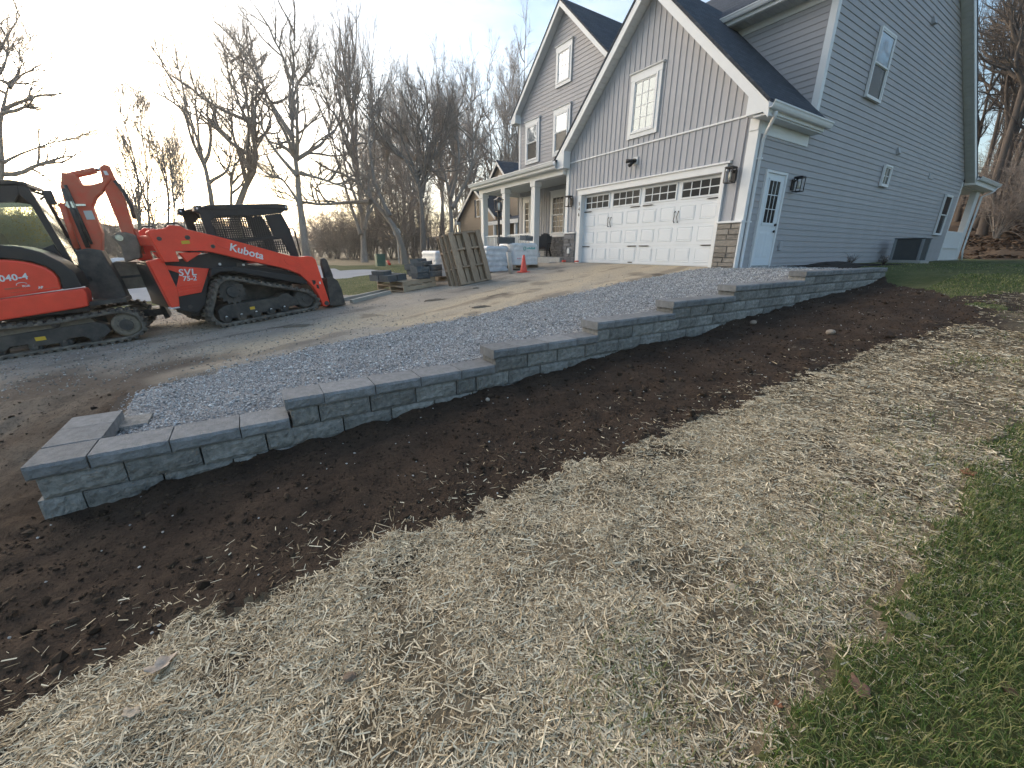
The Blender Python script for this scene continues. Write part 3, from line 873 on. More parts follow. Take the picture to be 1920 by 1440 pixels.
# ---- garage door
def garage_door():
    gd = MB()
    W, Hh = 4.88, 2.13
    gd.box(.002, W - .002, .14, .18, 0.0, Hh)
    g = gd.build("garage_door", M_door, house)
    rows = 4; rh = Hh / rows; cw = W / 8
    for r in range(rows):
        # section joint
        if r: MB().box(.004, W - .004, .134, .139, r * rh - .006, r * rh - .001).build("section_joint", M_soffit, g)
    for r in range(3):
        for c_ in range(8):
            x0 = c_ * cw + .075; x1 = (c_ + 1) * cw - .075; z0 = r * rh + .085; z1 = (r + 1) * rh - .085
            b = MB()
            # raised panel: outer groove lip and raised field
            vs_ = []
            for ins, yy in ((0, .1395), (.012, .128), (.03, .137), (.05, .1305)):
                vs_ += [(x0 + ins, yy, z0 + ins), (x1 - ins, yy, z0 + ins), (x1 - ins, yy, z1 - ins), (x0 + ins, yy, z1 - ins)]
            fs = []
            for k_ in range(3):
                for e in range(4): fs.append((k_*4+e, k_*4+(e+1)%4, k_*4+4+(e+1)%4, k_*4+4+e))
            fs.append((12, 13, 14, 15))
            b.add(vs_, fs).build("panel", M_door, g)
    for w in range(4):
        x0 = w * 2 * cw + .10; x1 = (w + 1) * 2 * cw - .10; z0 = 3 * rh + .10; z1 = 4 * rh - .07
        b = MB()
        t = .035
        b.box(x0 - t, x1 + t, .118, .139, z0 - t, z0).box(x0 - t, x1 + t, .118, .139, z1, z1 + t)
        b.box(x0 - t, x0, .118, .139, z0, z1).box(x1, x1 + t, .118, .139, z0, z1)
        for i in range(1, 4):
            xm = x0 + (x1 - x0) * i / 4; b.box(xm - .011, xm + .011, .122, .1385, z0, z1)
        zm = (z0 + z1) / 2; b.box(x0, x1, .1225, .1383, zm - .011, zm + .011)
        b.build("window_frame", M_door, g)
        for i in range(4):
            for j in range(2):
                xa = x0 + (x1 - x0) * i / 4 + .009; xb_ = x0 + (x1 - x0) * (i + 1) / 4 - .009
                za = z0 + (z1 - z0) * j / 2 + .009; zb = z0 + (z1 - z0) * (j + 1) / 2 - .009
                MB().box(xa, xb_, .132, .1385, za, zb).build("pane", M_dark_glass, g)
    def hinge(xa, xb_, z):
        l = 1 if xb_ > xa else -1
        xm = xb_ - l * .07
        MB().prism([(xa, z - .013), (xm, z - .013), (xb_, z), (xm, z + .013), (xa, z + .013)] if l > 0 else [(xb_, z), (xm, z - .013), (xa, z - .013), (xa, z + .013), (xm, z + .013)], .112, .1345, 'y').build("strap_hinge", M_black, g)
    for z in (3 * rh - .0, rh - .02):
        z_ = z + (.012 if z > 1 else 0.0)
        hinge(.03, .40, z_); hinge(W / 2 - .06, W / 2 - .43, z_); hinge(W / 2 + .06, W / 2 + .43, z_); hinge(W - .03, W - .40, z_)
    for xc in (W * .25, W * .75):
        for s_ in (-1, 1):
            x_ = xc + s_ * .05
            pts = [(x_, .135, 1.10), (x_ + .012 * s_, .105, 1.14), (x_ - .012 * s_, .095, 1.24), (x_ + .010 * s_, .105, 1.34), (x_, .135, 1.38)]
            MB().tube(pts, [.016, .008, .010, .008, .016], 6).build("handle", M_black, g)
    MB().box(W / 2 - .32, W / 2 - .16, .118, .137, .03, .055).build("lift_plate", M_black, g)
    MB().box(.002, W - .002, .132, .139, -.012, .022).build("bottom_seal", M_soffit, g)
    return g
garage_door()
MB().box(-.17, 0.0, -.03, .16, -.02, 2.132).build("garage_jamb", M_trim, house, .004)
MB().box(4.88, 4.975, -.03, .16, -.02, 2.132).build("garage_jamb", M_trim, house, .004)
MB().box(-.17, 5.0, -.036, .16, 2.134, 2.30).build("garage_header", M_trim, house, .004)
MB().prism([(-.075, 2.301), (.03, 2.301), (.03, 2.36), (-.02, 2.352), (-.075, 2.33)], -.22, 5.06, 'x').build("header_cap", M_trim, house)
for i, ch in enumerate("546"):
    text_mesh("house_number", ch, .15, M_black, house, frame((-.115, -.034, 1.83 - i * .17), (1, 0, 0), (0, 0, 1)), .001, .004)

# ---- windows
def window(cx, cz, w, h, plane='y', pos=0.0, casing=.10, head=.18, sill=.10, grid=None, double=True, glass=None, frame_w=.045):
    """w, h are the outside of the sash frame; local x to the right seen from outside, y outwards, z up"""
    if plane == 'y': mw = frame((cx, pos, cz), (1, 0, 0), (0, -1, 0))
    else: mw = frame((pos, cx, cz), (0, 1, 0), (1, 0, 0))
    # ez must be up
    mm = Matrix.Identity(4)
    ex = (1, 0, 0) if plane == 'y' else (0, 1, 0); ey = (0, -1, 0) if plane == 'y' else (1, 0, 0)
    for i in range(3):
        mm[i][0] = ex[i]; mm[i][1] = ey[i]; mm[i][2] = (0, 0, 1)[i]; mm[i][3] = (cx, pos, cz)[i] if plane == 'y' else (pos, cx, cz)[i]
    sh = .0 if (plane == 'y' and pos > -.5 and pos < .5) else .024
    for i in range(3): mm[i][3] += ey[i] * sh
    hw, hh = w / 2, h / 2
    fr = MB()
    f = frame_w
    d = .055
    fr.box(-hw, hw, -.01, d, -hh, -hh + f).box(-hw, hw, -.01, d, hh - f, hh).box(-hw, -hw + f, -.01, d, -hh + f, hh - f).box(hw - f, hw, -.01, d, -hh + f, hh - f)
    wo = fr.build("window", M_trim, house)
    wo.matrix_local = mm
    if casing > 0:
        cb_ = MB()
        cb_.box(-hw - casing, -hw - .001, -.01, .034, -hh - sill, hh).box(hw + .001, hw + casing, -.01, .034, -hh - sill, hh)
        cb_.box(-hw - .0, hw + .0, -.01, .032, -hh - sill, -hh - .001)
        cb_.build("casing", M_trim, wo, .003)
        if head > 0:
            MB().box(-hw - casing - .01, hw + casing + .01, -.01, .040, hh + .001, hh + head).build("head_board", M_trim, wo, .003)
            MB().prism([(-.01, hh + head + .001), (.075, hh + head + .001), (.085, hh + head + .03), (.02, hh + head + .045), (-.01, hh + head + .045)], -hw - casing - .05, hw + casing + .05, 'x').build("head_cap", M_trim, wo)
    iw = hw - f; ih = hh - f
    def sash(z0, z1, y0, nm, gm=None):
        s_ = MB(); t = .035
        s_.box(-iw, iw, y0, y0 + .022, z0, z0 + t).box(-iw, iw, y0, y0 + .022, z1 - t, z1).box(-iw, -iw + t, y0, y0 + .022, z0 + t, z1 - t).box(iw - t, iw, y0, y0 + .022, z0 + t, z1 - t)
        if grid:
            gx_, gz_ = grid
            for i in range(1, gx_):
                xm = -iw + t + (2 * iw - 2 * t) * i / gx_; s_.box(xm - .008, xm + .008, y0 + .008, y0 + .016, z0 + t, z1 - t)
            for j in range(1, gz_):
                zm = z0 + t + (z1 - z0 - 2 * t) * j / gz_; s_.box(-iw + t, iw - t, y0 + .0085, y0 + .0155, zm - .008, zm + .008)
        s_.build("sash", M_trim, wo)
        MB().box(-iw + t - .003, iw - t + .003, y0 + .001, y0 + .007, z0 + t - .003, z1 - t + .003).build(nm, gm or glass or M_glass, wo)
    if double:
        sash(-.0, ih, .026, "pane", glass or M_glass); sash(-ih, .022, .006, "screened_pane", M_screen)
    else:
        sash(-ih, ih, .012, "pane")
    return wo
M_gl2 = mat("garage_window_glass", (.22, .25, .26), .03, metal=.4, spec=.8, bump=.02, bscale=1.5)
window(2.33, 4.13, .80, 1.28, 'y', -.012, .11, .16, .11, (3, 4), False, M_gl2)
# front gable windows
M_gl3 = mat("attic_window_glass", (.55, .58, .62), .12, metal=.35, spec=.6)
window(-3.66, 7.26, .74, 1.05, 'y', YG - .014, .11, .19, .12, (3, 4), False, M_gl3)
window(-5.72, 5.00, .84, 1.42, 'y', YG - .014, .11, .17, .12, None, True)
window(-3.66, 5.00, .84, 1.42, 'y', YG - .014, .11, .17, .12, None, True)
# porch level
window(-3.66, 1.86, .86, 1.55, 'y', YG - .014, .11, .18, .11, (3, 3), True, M_dark_glass)
window(-6.02, 1.75, .46, 1.75, 'y', YG - .014, .10, .16, .10, (1, 3), True, M_dark_glass)
# side wall
window((4.704 + 5.744) / 2, (5.799 + 4.264) / 2, 1.00, 1.52, 'x', GXR + .012, 0, 0, 0, None, True)
window((7.321 + 7.928) / 2, (2.94 + 2.331) / 2, .60, .60, 'x', GXR + .012, 0, 0, 0, (2, 2), False, M_dark_glass)
window((14.381 + 15.348) / 2, (2.602 + 1.053) / 2, .96, 1.54, 'x', GXR + .012, 0, 0, 0, None, True, M_dark_glass)

# ---- side door
sdoor = MB().box(GXR - .03, GXR + .034, .62, 1.465, .035, 2.09).build("side_door", M_door, house)
cs = MB()
cs.box(GXR - .02, GXR + .065, .555, .618, -.02, 2.15).box(GXR - .02, GXR + .065, 1.467, 1.53, -.02, 2.15).box(GXR - .02, GXR + .064, .619, 1.466, 2.092, 2.15)
cs.build("door_frame", M_trim, sdoor, .004)
MB().box(GXR - .02, GXR + .052, .62, 1.465, -.01, .034).build("threshold", M_conc, sdoor)
for i in range(3):
    for j in range(3):
        y0 = .79 + i * .165; z0 = 1.02 + j * .31
        MB().box(GXR + .0345, GXR + .040, y0 + .006, y0 + .157, z0 + .008, z0 + .302).build("pane", M_dark_glass, sdoor)
gl = MB()
for i in range(4): gl.box(GXR + .0342, GXR + .048, .79 + i * .165 - .008, .79 + i * .165 + .008, 1.0, 1.97)
for j in range(4): gl.box(GXR + .0342, GXR + .0475, .79, 1.285, 1.02 + j * .31 - .008, 1.02 + j * .31 + .008)
gl.box(GXR + .0342, GXR + .046, .755, .782, .98, 1.99).box(GXR + .0342, GXR + .046, 1.293, 1.32, .98, 1.99).box(GXR + .0342, GXR + .0465, .755, 1.32, .965, 1.012).box(GXR + .0342, GXR + .0465, .755, 1.32, 1.958, 1.995)
gl.build("glazing_bars", M_door, sdoor)
for y0 in (.74, 1.07):
    MB().add([(GXR + .0342, y0, .22), (GXR + .0342, y0 + .27, .22), (GXR + .0342, y0 + .27, .82), (GXR + .0342, y0, .82),
              (GXR + .041, y0 + .04, .26), (GXR + .041, y0 + .23, .26), (GXR + .041, y0 + .23, .78), (GXR + .041, y0 + .04, .78)],
             [(4,5,6,7),(0,1,5,4),(1,2,6,5),(2,3,7,6),(3,0,4,7)]).build("panel", M_door, sdoor)
MB().cyl((GXR + .052, 1.40, .99), (1, 0, 0), .03, .04, 12).build("deadbolt", M_black, sdoor)
MB().cyl((GXR + .052, 1.40, .84), (1, 0, 0), .03, .03, 12).tube([(GXR + .072, 1.40, .84), (GXR + .077, 1.30, .84)], .011, 6).build("handle", M_black, sdoor)

# ---- roofs
def roof_prism(name, poly, a0, a1, axis): return MB().prism(poly, a0, a1, axis).build(name, M_shingle, house)
t = .06
# main roof, ridge along X
main_roof = MB()
main_roof.prism([(1.85, 6.22), (RIDGE_Y, RIDGE_Z), (16.9, RIDGE_Z - (16.9 - RIDGE_Y) * RS), (16.9, RIDGE_Z - (16.9 - RIDGE_Y) * RS - t), (RIDGE_Y, RIDGE_Z - t * 1.3), (1.85, 6.22 - t)], -.6, GXR + .315, 'x')
main_roof.prism([(2.6, 6.22 + .75 * RS), (RIDGE_Y, RIDGE_Z), (16.9, RIDGE_Z - (16.9 - RIDGE_Y) * RS), (16.9, RIDGE_Z - (16.9 - RIDGE_Y) * RS - t), (RIDGE_Y, RIDGE_Z - t * 1.3), (2.6, 6.22 + .75 * RS - t)], XG - .32, -.602, 'x')
main_roof = main_roof.build("main_roof", M_shingle, house)
# rake boards and soffit on the right gable end
def slope_board_x(x0, x1, ya, za, yb, zb, h0, h1):
    """board following a slope in the YZ plane, between heights h0 and h1 below the line"""
    return MB().hexa([(x0, ya, za - h1), (x1, ya, za - h1), (x1, yb, zb - h1), (x0, yb, zb - h1), (x0, ya, za - h0), (x1, ya, za - h0), (x1, yb, zb - h0), (x0, yb, zb - h0)])
zr_end = RIDGE_Z - (16.9 - RIDGE_Y) * RS
slope_board_x(GXR + .28, GXR + .306, RIDGE_Y, RIDGE_Z, 16.9, zr_end, t * 1.35, .30).build("rake_board", M_trim, main_roof)
slope_board_x(GXR + .28, GXR + .306, 1.85, 6.22, RIDGE_Y - .001, RIDGE_Z, t * 1.35, .30).build("rake_board", M_trim, main_roof)
# soffit panels, each one a narrow strip
ns = 60
for i in range(ns):
    y0 = RIDGE_Y + .05 + (16.7 - RIDGE_Y) * i / ns; y1 = RIDGE_Y + .05 + (16.7 - RIDGE_Y) * (i + 1) / ns - .012
    if y0 < 8.6: continue
    slope_board_x(GXR + .02, GXR + .279, y0, RIDGE_Z - (y0 - RIDGE_Y) * RS, y1, RIDGE_Z - (y1 - RIDGE_Y) * RS, .27, .285).build("soffit_panel", M_soffit, main_roof)
slope_board_x(GXR + .004, GXR + .279, RIDGE_Y + .05, RIDGE_Z - .05 * RS, 16.7, RIDGE_Z - (16.7 - RIDGE_Y) * RS, .245, .262).build("soffit_back", M_soffit, main_roof)
# front eave of the upper roof above the garage
def gutter(name, p, q, parent=house, hh=.11, ww=.12, outv=(0, -1, 0)):
    """ogee gutter from p to q (top back edge), opening up, projecting along outv"""
    p = np.array(p, float); q = np.array(q, float); ov = np.array(outv, float); z = np.array([0, 0, 1.0])
    prof = [(0, 0), (0, -hh), (ww * .62, -hh), (ww * .78, -hh * .72), (ww * .88, -hh * .35), (ww, -hh * .2), (ww, 0), (ww * .9, 0), (ww * .9, -hh * .18), (ww * .6, -hh * .9), (.01, -hh * .9), (.01, 0)]
    b = MB(); n = len(prof)
    vv = [p + ov * a + z * c_ for a, c_ in prof] + [q + ov * a + z * c_ for a, c_ in prof]
    b.add(vv, [(i, (i + 1) % n, (i + 1) % n + n, i + n) for i in range(n)] + [tuple(range(n)), tuple(range(2 * n - 1, n - 1, -1))])
    return b.build(name, M_trim, parent)
MB().box(2.9, GXR + .30, 1.875, 1.90, 5.98, 6.18).build("fascia", M_trim, main_roof)
gutter("gutter", (2.9, 1.874, 6.17), (GXR + .30, 1.874, 6.17), main_roof)
MB().box(2.9, GXR + .28, 1.901, Y2 - .03, 5.965, 5.985).build("soffit", M_soffit, main_roof)
for i in range(22):
    x0 = 3.0 + i * .127
    MB().box(x0, x0 + .105, 1.93, Y2 - .04, 5.955, 5.964).build("soffit_panel", M_soffit, main_roof)
MB().box(2.6, GXR + .024, Y2 - .032, Y2 - .0, 5.80, 5.964).build("frieze_board", M_trim, house, .004)
# garage roof, ridge along Y
RX, RZ = GAX, 6.86
gl_x, gr_x = -1.17, 5.87
zl = RZ - (RX - gl_x) * 1.005; zrr = RZ - (gr_x - RX) * 1.005
groof = MB().prism([(gl_x, zl), (RX, RZ), (gr_x, zrr), (gr_x, zrr - t), (RX, RZ - t * 1.4), (gl_x, zl - t)][::-1], -.33, 2.34, 'y')
groof.prism([(RX - 1.3, RZ - 1.3 * 1.005), (RX, RZ), (RX + 1.3, RZ - 1.3 * 1.005)][::-1], 2.341, 3.4, 'y')
groof = groof.build("garage_roof", M_shingle, house)
def slope_board_y(y0, y1, xa, za, xb_, zb, h0, h1):
    return MB().hexa([(xa, y0, za - h1), (xb_, y0, zb - h1), (xb_, y1, zb - h1), (xa, y1, za - h1), (xa, y0, za - h0), (xb_, y0, zb - h0), (xb_, y1, zb - h0), (xa, y1, za - h0)])
slope_board_y(-.315, -.285, gl_x, zl, RX, RZ, t * 1.45, .33).build("rake_board", M_trim, groof)
slope_board_y(-.315, -.285, RX + .0005, RZ, gr_x, zrr, t * 1.45, .33).build("rake_board", M_trim, groof)
for sgn, xe, ze in ((-1, gl_x, zl), (1, gr_x, zrr)):
    nn = 30
    for i in range(nn):
        f0 = .03 + .93 * i / nn; f1 = f0 + .93 / nn - .004
        xa = RX + (xe - RX) * f0; za = RZ + (ze - RZ) * f0; xb2 = RX + (xe - RX) * f1; zb2 = RZ + (ze - RZ) * f1
        if sgn > 0: slope_board_y(-.284, -.02, xa, za, xb2, zb2, .30, .315).build("soffit_panel", M_soffit, groof)
        else: slope_board_y(-.284, -.02, xb2, zb2, xa, za, .30, .315).build("soffit_panel", M_soffit, groof)
    xa = RX + (xe - RX) * .0; 
    if sgn > 0: slope_board_y(-.284, .03, RX, RZ, xe, ze, .27, .298).build("soffit_back", M_soffit, groof)
    else: slope_board_y(-.284, .03, xe, ze, RX, RZ, .27, .298).build("soffit_back", M_soffit, groof)
# boxed eave returns at the feet of the garage gable
MB().prism([(5.40, 3.10), (5.80, 3.10), (gr_x, zrr - .10), (5.40, zrr - .10 + (gr_x - 5.40) * 1.005 - .235)], -.3155, -.02, 'y').build("eave_return", M_trim, groof)
MB().prism([(gl_x, zl - .10), (-1.12, 3.02), (-.66, 3.02), (-.66, zl - .33 + (-.66 - gl_x) * 1.005 + .10)][::-1], -.3155, -.02, 'y').build("eave_return", M_trim, groof)
MB().box(5.375, GXR + .02, -.05, .0295, 2.86, 3.098).build("corner_board_cap", M_trim, house, .004)
# right eave of the garage: fascia, gutter, soffit, frieze
MB().box(gr_x - .05, gr_x - .02, -.284, 2.30, zrr - .24, zrr - .07).build("fascia", M_trim, groof)
gutter("gutter", (gr_x - .019, -.33, zrr - .045), (gr_x - .019, 2.44, zrr - .045), groof, .125, .13, (1, 0, 0))
MB().box(GXR - .0, gr_x - .051, -.283, 2.28, 3.04, 3.075).build("soffit", M_soffit, groof)
MB().box(GXR + .0, GXR + .028, .089, 2.25, 2.80, 3.038).build("frieze_board", M_trim, house, .004)
ds = MB().tube([(gr_x + .04, -.10, 3.11), (gr_x + .02, -.08, 3.02), (5.68, .09, 2.78), (5.625, .125, 2.66), (5.622, .13, .02), (5.68, .11, -.05)], .038, 4)
ds.build("downspout", M_trim, house)
for z in (2.3, 1.0): MB().box(5.58, 5.668, .08, .18, z, z + .03).build("downspout_strap", M_trim, house)
# front gable roof
FX, FZ, FS = -3.72, 9.36, .93
fl, frr = -7.12, -.30
zfl = FZ - (FX - fl) * FS; zfr = FZ - (frr - FX) * FS
froof = MB().prism([(fl, zfl), (FX, FZ), (frr, zfr), (frr, zfr - t), (FX, FZ - t * 1.35), (fl, zfl - t)][::-1], YG - .33, 7.0, 'y').build("front_gable_roof", M_shingle, house)
slope_board_y(YG - .315, YG - .285, fl, zfl, FX, FZ, t * 1.4, .27).build("rake_board", M_trim, froof)
slope_board_y(YG - .315, YG - .285, FX + .0005, FZ, frr, zfr, t * 1.4, .27).build("rake_board", M_trim, froof)
for i in range(26):
    f0 = .03 + .94 * i / 26; f1 = f0 + .94 / 26 - .004
    xa = FX + (fl - FX) * f0; za = FZ + (zfl - FZ) * f0; xb2 = FX + (fl - FX) * f1; zb2 = FZ + (zfl - FZ) * f1
    slope_board_y(YG - .284, YG - .02, xb2, zb2, xa, za, .235, .25).build("soffit_panel", M_soffit, froof)
slope_board_y(YG - .284, YG + .02, fl, zfl, FX, FZ, .205, .232).build("soffit_back", M_soffit, froof)
slope_board_y(YG - .284, YG + .02, FX + .0005, FZ, frr, zfr, .205, .232).build("soffit_back", M_soffit, froof)
MB().prism([(fl, zfl - .08), (fl + .04, 5.96), (XG + .1, 5.96), (XG + .1, zfl + .10)][::-1], YG - .3155, YG - .02, 'y').build("eave_return", M_trim, froof)
gutter("gutter", (fl + .02, YG - .33, zfl - .05), (fl + .02, 6.5, zfl - .05), froof, .11, .12, (-1, 0, 0))
MB().box(fl + .021, XG, YG - .28, 6.5, 5.965, 5.99).build("soffit", M_soffit, froof)

# ---- front porch
PY = -.02
pf = MB().box(XG - .15, GXL - .03, -.18, YG + .02, -.35, .14).build("porch_floor", M_conc, house, .01)
MB().box(-2.6, -1.0, -.52, -.19, -.35, -.02).build("porch_step", M_conc, house, .01)
pr = MB().prism([(-.42, 3.23), (YG + .02, 3.86), (YG + .02, 3.92), (-.42, 3.29)][::-1], XG - .50, -1.0, 'x').build("porch_roof", M_shingle, house)
MB().box(XG - .48, -1.0, -.415, -.385, 3.06, 3.225).build("fascia", M_trim, pr)
gutter("gutter", (XG - .49, -.416, 3.265), (-.98, -.416, 3.265), pr, .125, .13)
MB().box(XG - .45, -.99, -.384, YG - .02, 3.035, 3.058).build("porch_ceiling", M_soffit, pr)
MB().box(XG - .12, -.84, -.16, .12, 2.86, 3.034).build("porch_beam", M_trim, pr, .006)
MB().box(XG - .12, XG + .14, .121, YG - .03, 2.86, 3.034).build("porch_beam", M_trim, pr, .006)
def column(x):
    c_ = MB().box(x - .125, x + .125, PY - .125, PY + .125, .142, 2.68).build("porch_column", M_trim, house, .008)
    MB().box(x - .16, x + .16, PY - .16, PY + .16, 2.681, 2.858).build("capital", M_trim, c_, .006)
    MB().box(x - .155, x + .155, PY - .155, PY + .155, .141, .30).build("plinth", M_trim, c_, .006)
for x in (-2.63, -4.80, -6.72): column(x)
def railing(x0, x1):
    r = MB().box(x0, x1, PY - .03, PY + .03, .98, 1.04).build("porch_railing", M_trim, house, .006)
    MB().box(x0, x1, PY - .02, PY + .02, .24, .29).build("bottom_rail", M_trim, r)
    n = int((x1 - x0) / .125)
    for i in range(n):
        xx = x0 + (x1 - x0) * (i + .5) / n
        MB().box(xx - .018, xx + .018, PY - .018, PY + .018, .291, .979).build("baluster", M_trim, r)
railing(-6.59, -4.93); railing(-4.67, -2.76)
# porch back wall: boards over stone
pw = MB().box(XG, GXL, YG + .003, YG + .021, .14, 3.03).build("porch_wall", M_board, house)
x = XG + .12
while x < GXL - .2:
    board(x, 1.0, 3.0, 3.0, YG - .02, pw); x += BW
ws = MB().box(XG, GXL - .01, YG - .04, YG + .0, .142, .96).build("stone_wainscot", M_conc, house)
stone_face(ws, -4.6, GXL - .02, .15, .95, YG - .04, M_stone_dk, 9)
MB().box(XG, GXL - .01, YG - .11, YG - .0, .962, .998).build("wainscot_ledge", M_trim, house)

# ---- wall lanterns, camera, outlets, vents
def lantern(x, y, z, face, parent=house):
    """square open lantern on a bracket; face = outward direction"""
    f = np.array(face, float); s_ = np.array([-f[1], f[0], 0]); u = np.array([0, 0, 1.0]); o = np.array([x, y, z])
    P = lambda a, b, c_: o + s_ * a + f * b + u * c_
    bk = MB().hexa([P(-.07, 0, -.12), P(.07, 0, -.12), P(.07, .02, -.12), P(-.07, .02, -.12), P(-.07, 0, .12), P(.07, 0, .12), P(.07, .02, .12), P(-.07, .02, .12)])
    lo = bk.build("wall_lantern", M_black, parent)
    fr = MB()
    w, d0, d1, h0, h1 = .085, .06, .23, -.16, .14
    for a in (-w, w):
        for b in (d0, d1): fr.bar(P(a, b, h0), P(a, b, h1), .016)
    for c_ in (h0, h1):
        fr.bar(P(-w, d0, c_), P(w, d0, c_), .018); fr.bar(P(-w, d1, c_), P(w, d1, c_), .018); fr.bar(P(-w, d0, c_), P(-w, d1, c_), .018); fr.bar(P(w, d0, c_), P(w, d1, c_), .018)
    fr.hexa([P(-w - .02, d0 - .02, h1 + .01), P(w + .02, d0 - .02, h1 + .01), P(w + .02, d1 + .02, h1 + .01), P(-w - .02, d1 + .02, h1 + .01),
             P(-w, d0, h1 + .035), P(w, d0, h1 + .035), P(w, d1, h1 + .035), P(-w, d1, h1 + .035)])
    fr.bar(P(0, .02, .05), P(0, d0 + .06, h1 + .02), .02)
    fr.build("lantern_cage", M_black, lo)
    MB().cyl(P(0, .145, -.02), (0, 0, 1), .03, .15, 10).build("bulb", mat("lantern_bulb", (.6, .58, .5), .3), lo)
lantern(5.17, -.012, 2.02, (0, -1, 0)); lantern(-.50, -.012, 1.98, (0, -1, 0)); lantern(GXR + .02, 1.92, 1.93, (1, 0, 0))
cm = MB().box(2.12, 2.28, -.03, -.008, 2.70, 2.90).build("security_camera", M_soffit, house, .005)
MB().cyl((2.20, -.06, 2.80), (0, 1, 0), .05, .07, 14).build("mount", M_black, cm)
MB().tube([(2.20, -.09, 2.79), (2.02, -.20, 2.80)], [.04, .055], 12).build("flood_lamp", M_black, cm)
MB().tube([(2.20, -.09, 2.77), (2.13, -.20, 2.66)], [.04, .05], 12).build("flood_lamp", M_black, cm)
MB().cyl((2.11, -.10, 2.76), (0, 1, -.3), .03, .07, 12).build("camera_body", M_trim, cm)
M_cover = mat("outlet_cover", (.38, .39, .41), .5)
MB().box(GXR + .005, GXR + .06, 1.83, 1.97, .40, .62).build("outlet_cover", M_cover, house, .008)
MB().box(-.56, -.45, -.08, -.03, .28, .46).build("outlet_cover", M_soffit, house, .006)
for y0, z0 in ((8.15, 3.40), (8.13, 6.73)):
    MB().prism([(GXR + .005, z0 - .10), (GXR + .11, z0 - .08), (GXR + .04, z0 + .10), (GXR + .005, z0 + .10)], y0 - .09, y0 + .09, 'y').build("vent_hood", M_cover, house)
MB().box(GXR + .005, GXR + .03, 11.8, 12.3, 2.95, 3.12).build("vent_cover", M_cover, house)

# ---- back porch
bp_ = MB().box(2.0, GXR + .0, YB + .03, 19.9, -.2, .05).build("back_porch_floor", M_conc, house)
MB().prism([(1.5, 3.9), (gr_x + .05, 3.36), (gr_x + .05, 3.42), (1.5, 3.98)][::-1], 16.75, 20.6, 'y').build("back_porch_roof", M_shingle, house)
MB().box(GXR - .02, gr_x + .03, 16.76, 20.5, 3.10, 3.355).build("eave_box", M_trim, house, .01)
gutter("gutter", (gr_x + .031, 16.7, 3.40), (gr_x + .031, 20.62, 3.40), house, .125, .13, (1, 0, 0))
MB().box(3.5, GXR, 16.5, 20.45, 3.05, 3.095).build("porch_ceiling", M_soffit, house)
MB().box(GXR - .22, GXR + .0, 19.2, 19.75, .05, 3.05).build("porch_column", M_trim, house, .01)
MB().box(GXR - .06, GXR - .01, YB + .04, 19.19, .0, 1.28).build("half_wall", M_trim, house, .01)
MB().box(GXR - .10, GXR + .03, YB + .05, 19.15, .55, .60).build("ledge", M_trim, house)
MB().tube([(gr_x + .09, 20.4, 3.28), (gr_x + .0, 20.2, 3.05), (5.66, 19.7, 2.85), (5.64, 19.68, .5), (5.72, 19.66, .02)], .04, 4).build("downspout", M_trim, house)
# ------------------------------------------------------------------ machines
M_orange = mat("orange_paint", (.90, .072, .034), .38, var=.10, vscale=2.5, spec=.5, bump=.03, bscale=30)
M_orange_dusty = mat("orange_paint_dusty", (.66, .10, .05), .55, vscale=5, var_col=(.52, .15, .085), spec=.4)
M_steel = mat("dark_steel", (.028, .029, .031), .6, vscale=6, var_col=(.10, .092, .08), spec=.4, bump=.1, bscale=40)
M_rubber = mat("track_rubber", (.055, .052, .048), .9, vscale=9, var_col=(.21, .185, .155), bump=.4, bscale=40, spec=.25)
M_cabblack = mat("cab_black", (.022, .023, .025), .5, var=.15, vscale=4, spec=.45)
M_chrome = mat("cylinder_rod", (.6, .6, .62), .2, metal=1.0)
M_white = mat("decal_white", (.78, .78, .78), .5)
M_yellow = mat("decal_yellow", (.65, .42, .03), .5)
M_rusty = mat("worn_bucket_steel", (.15, .125, .10), .8, vscale=8, var_col=(.24, .205, .16), bump=.4, bscale=30)
M_seat = mat("seat_vinyl", (.03, .03, .032), .7)
def cab_glass_mat():
    M = bpy.data.materials.new("cab_glass"); M.use_nodes = True
    N = M.node_tree.nodes; L = M.node_tree.links
    N.remove(N["Principled BSDF"])
    tr = N.new("ShaderNodeBsdfTransparent"); tr.inputs[0].default_value = (.86, .91, .88, 1)
    gl = N.new("ShaderNodeBsdfGlossy"); gl.inputs["Roughness"].default_value = .04; gl.inputs[0].default_value = (.8, .85, .85, 1)
    fr = N.new("ShaderNodeFresnel"); fr.inputs[0].default_value = 1.5
    mx = N.new("ShaderNodeMixShader")
    tc = N.new("ShaderNodeTexCoord"); nz = N.new("ShaderNodeTexNoise"); nz.inputs["Scale"].default_value = 3.0
    L.new(tc.outputs["Object"], nz.inputs["Vector"])
    ad = N.new("ShaderNodeMath"); ad.operation = 'MULTIPLY_ADD'; ad.inputs[1].default_value = .10; L.new(nz.outputs["Fac"], ad.inputs[0]); L.new(fr.outputs[0], ad.inputs[2])
    L.new(ad.outputs[0], mx.inputs[0]); L.new(tr.outputs[0], mx.inputs[1]); L.new(gl.outputs[0], mx.inputs[2])
    L.new(mx.outputs[0], N["Material Output"].inputs["Surface"])
    return M
M_cabglass = cab_glass_mat()

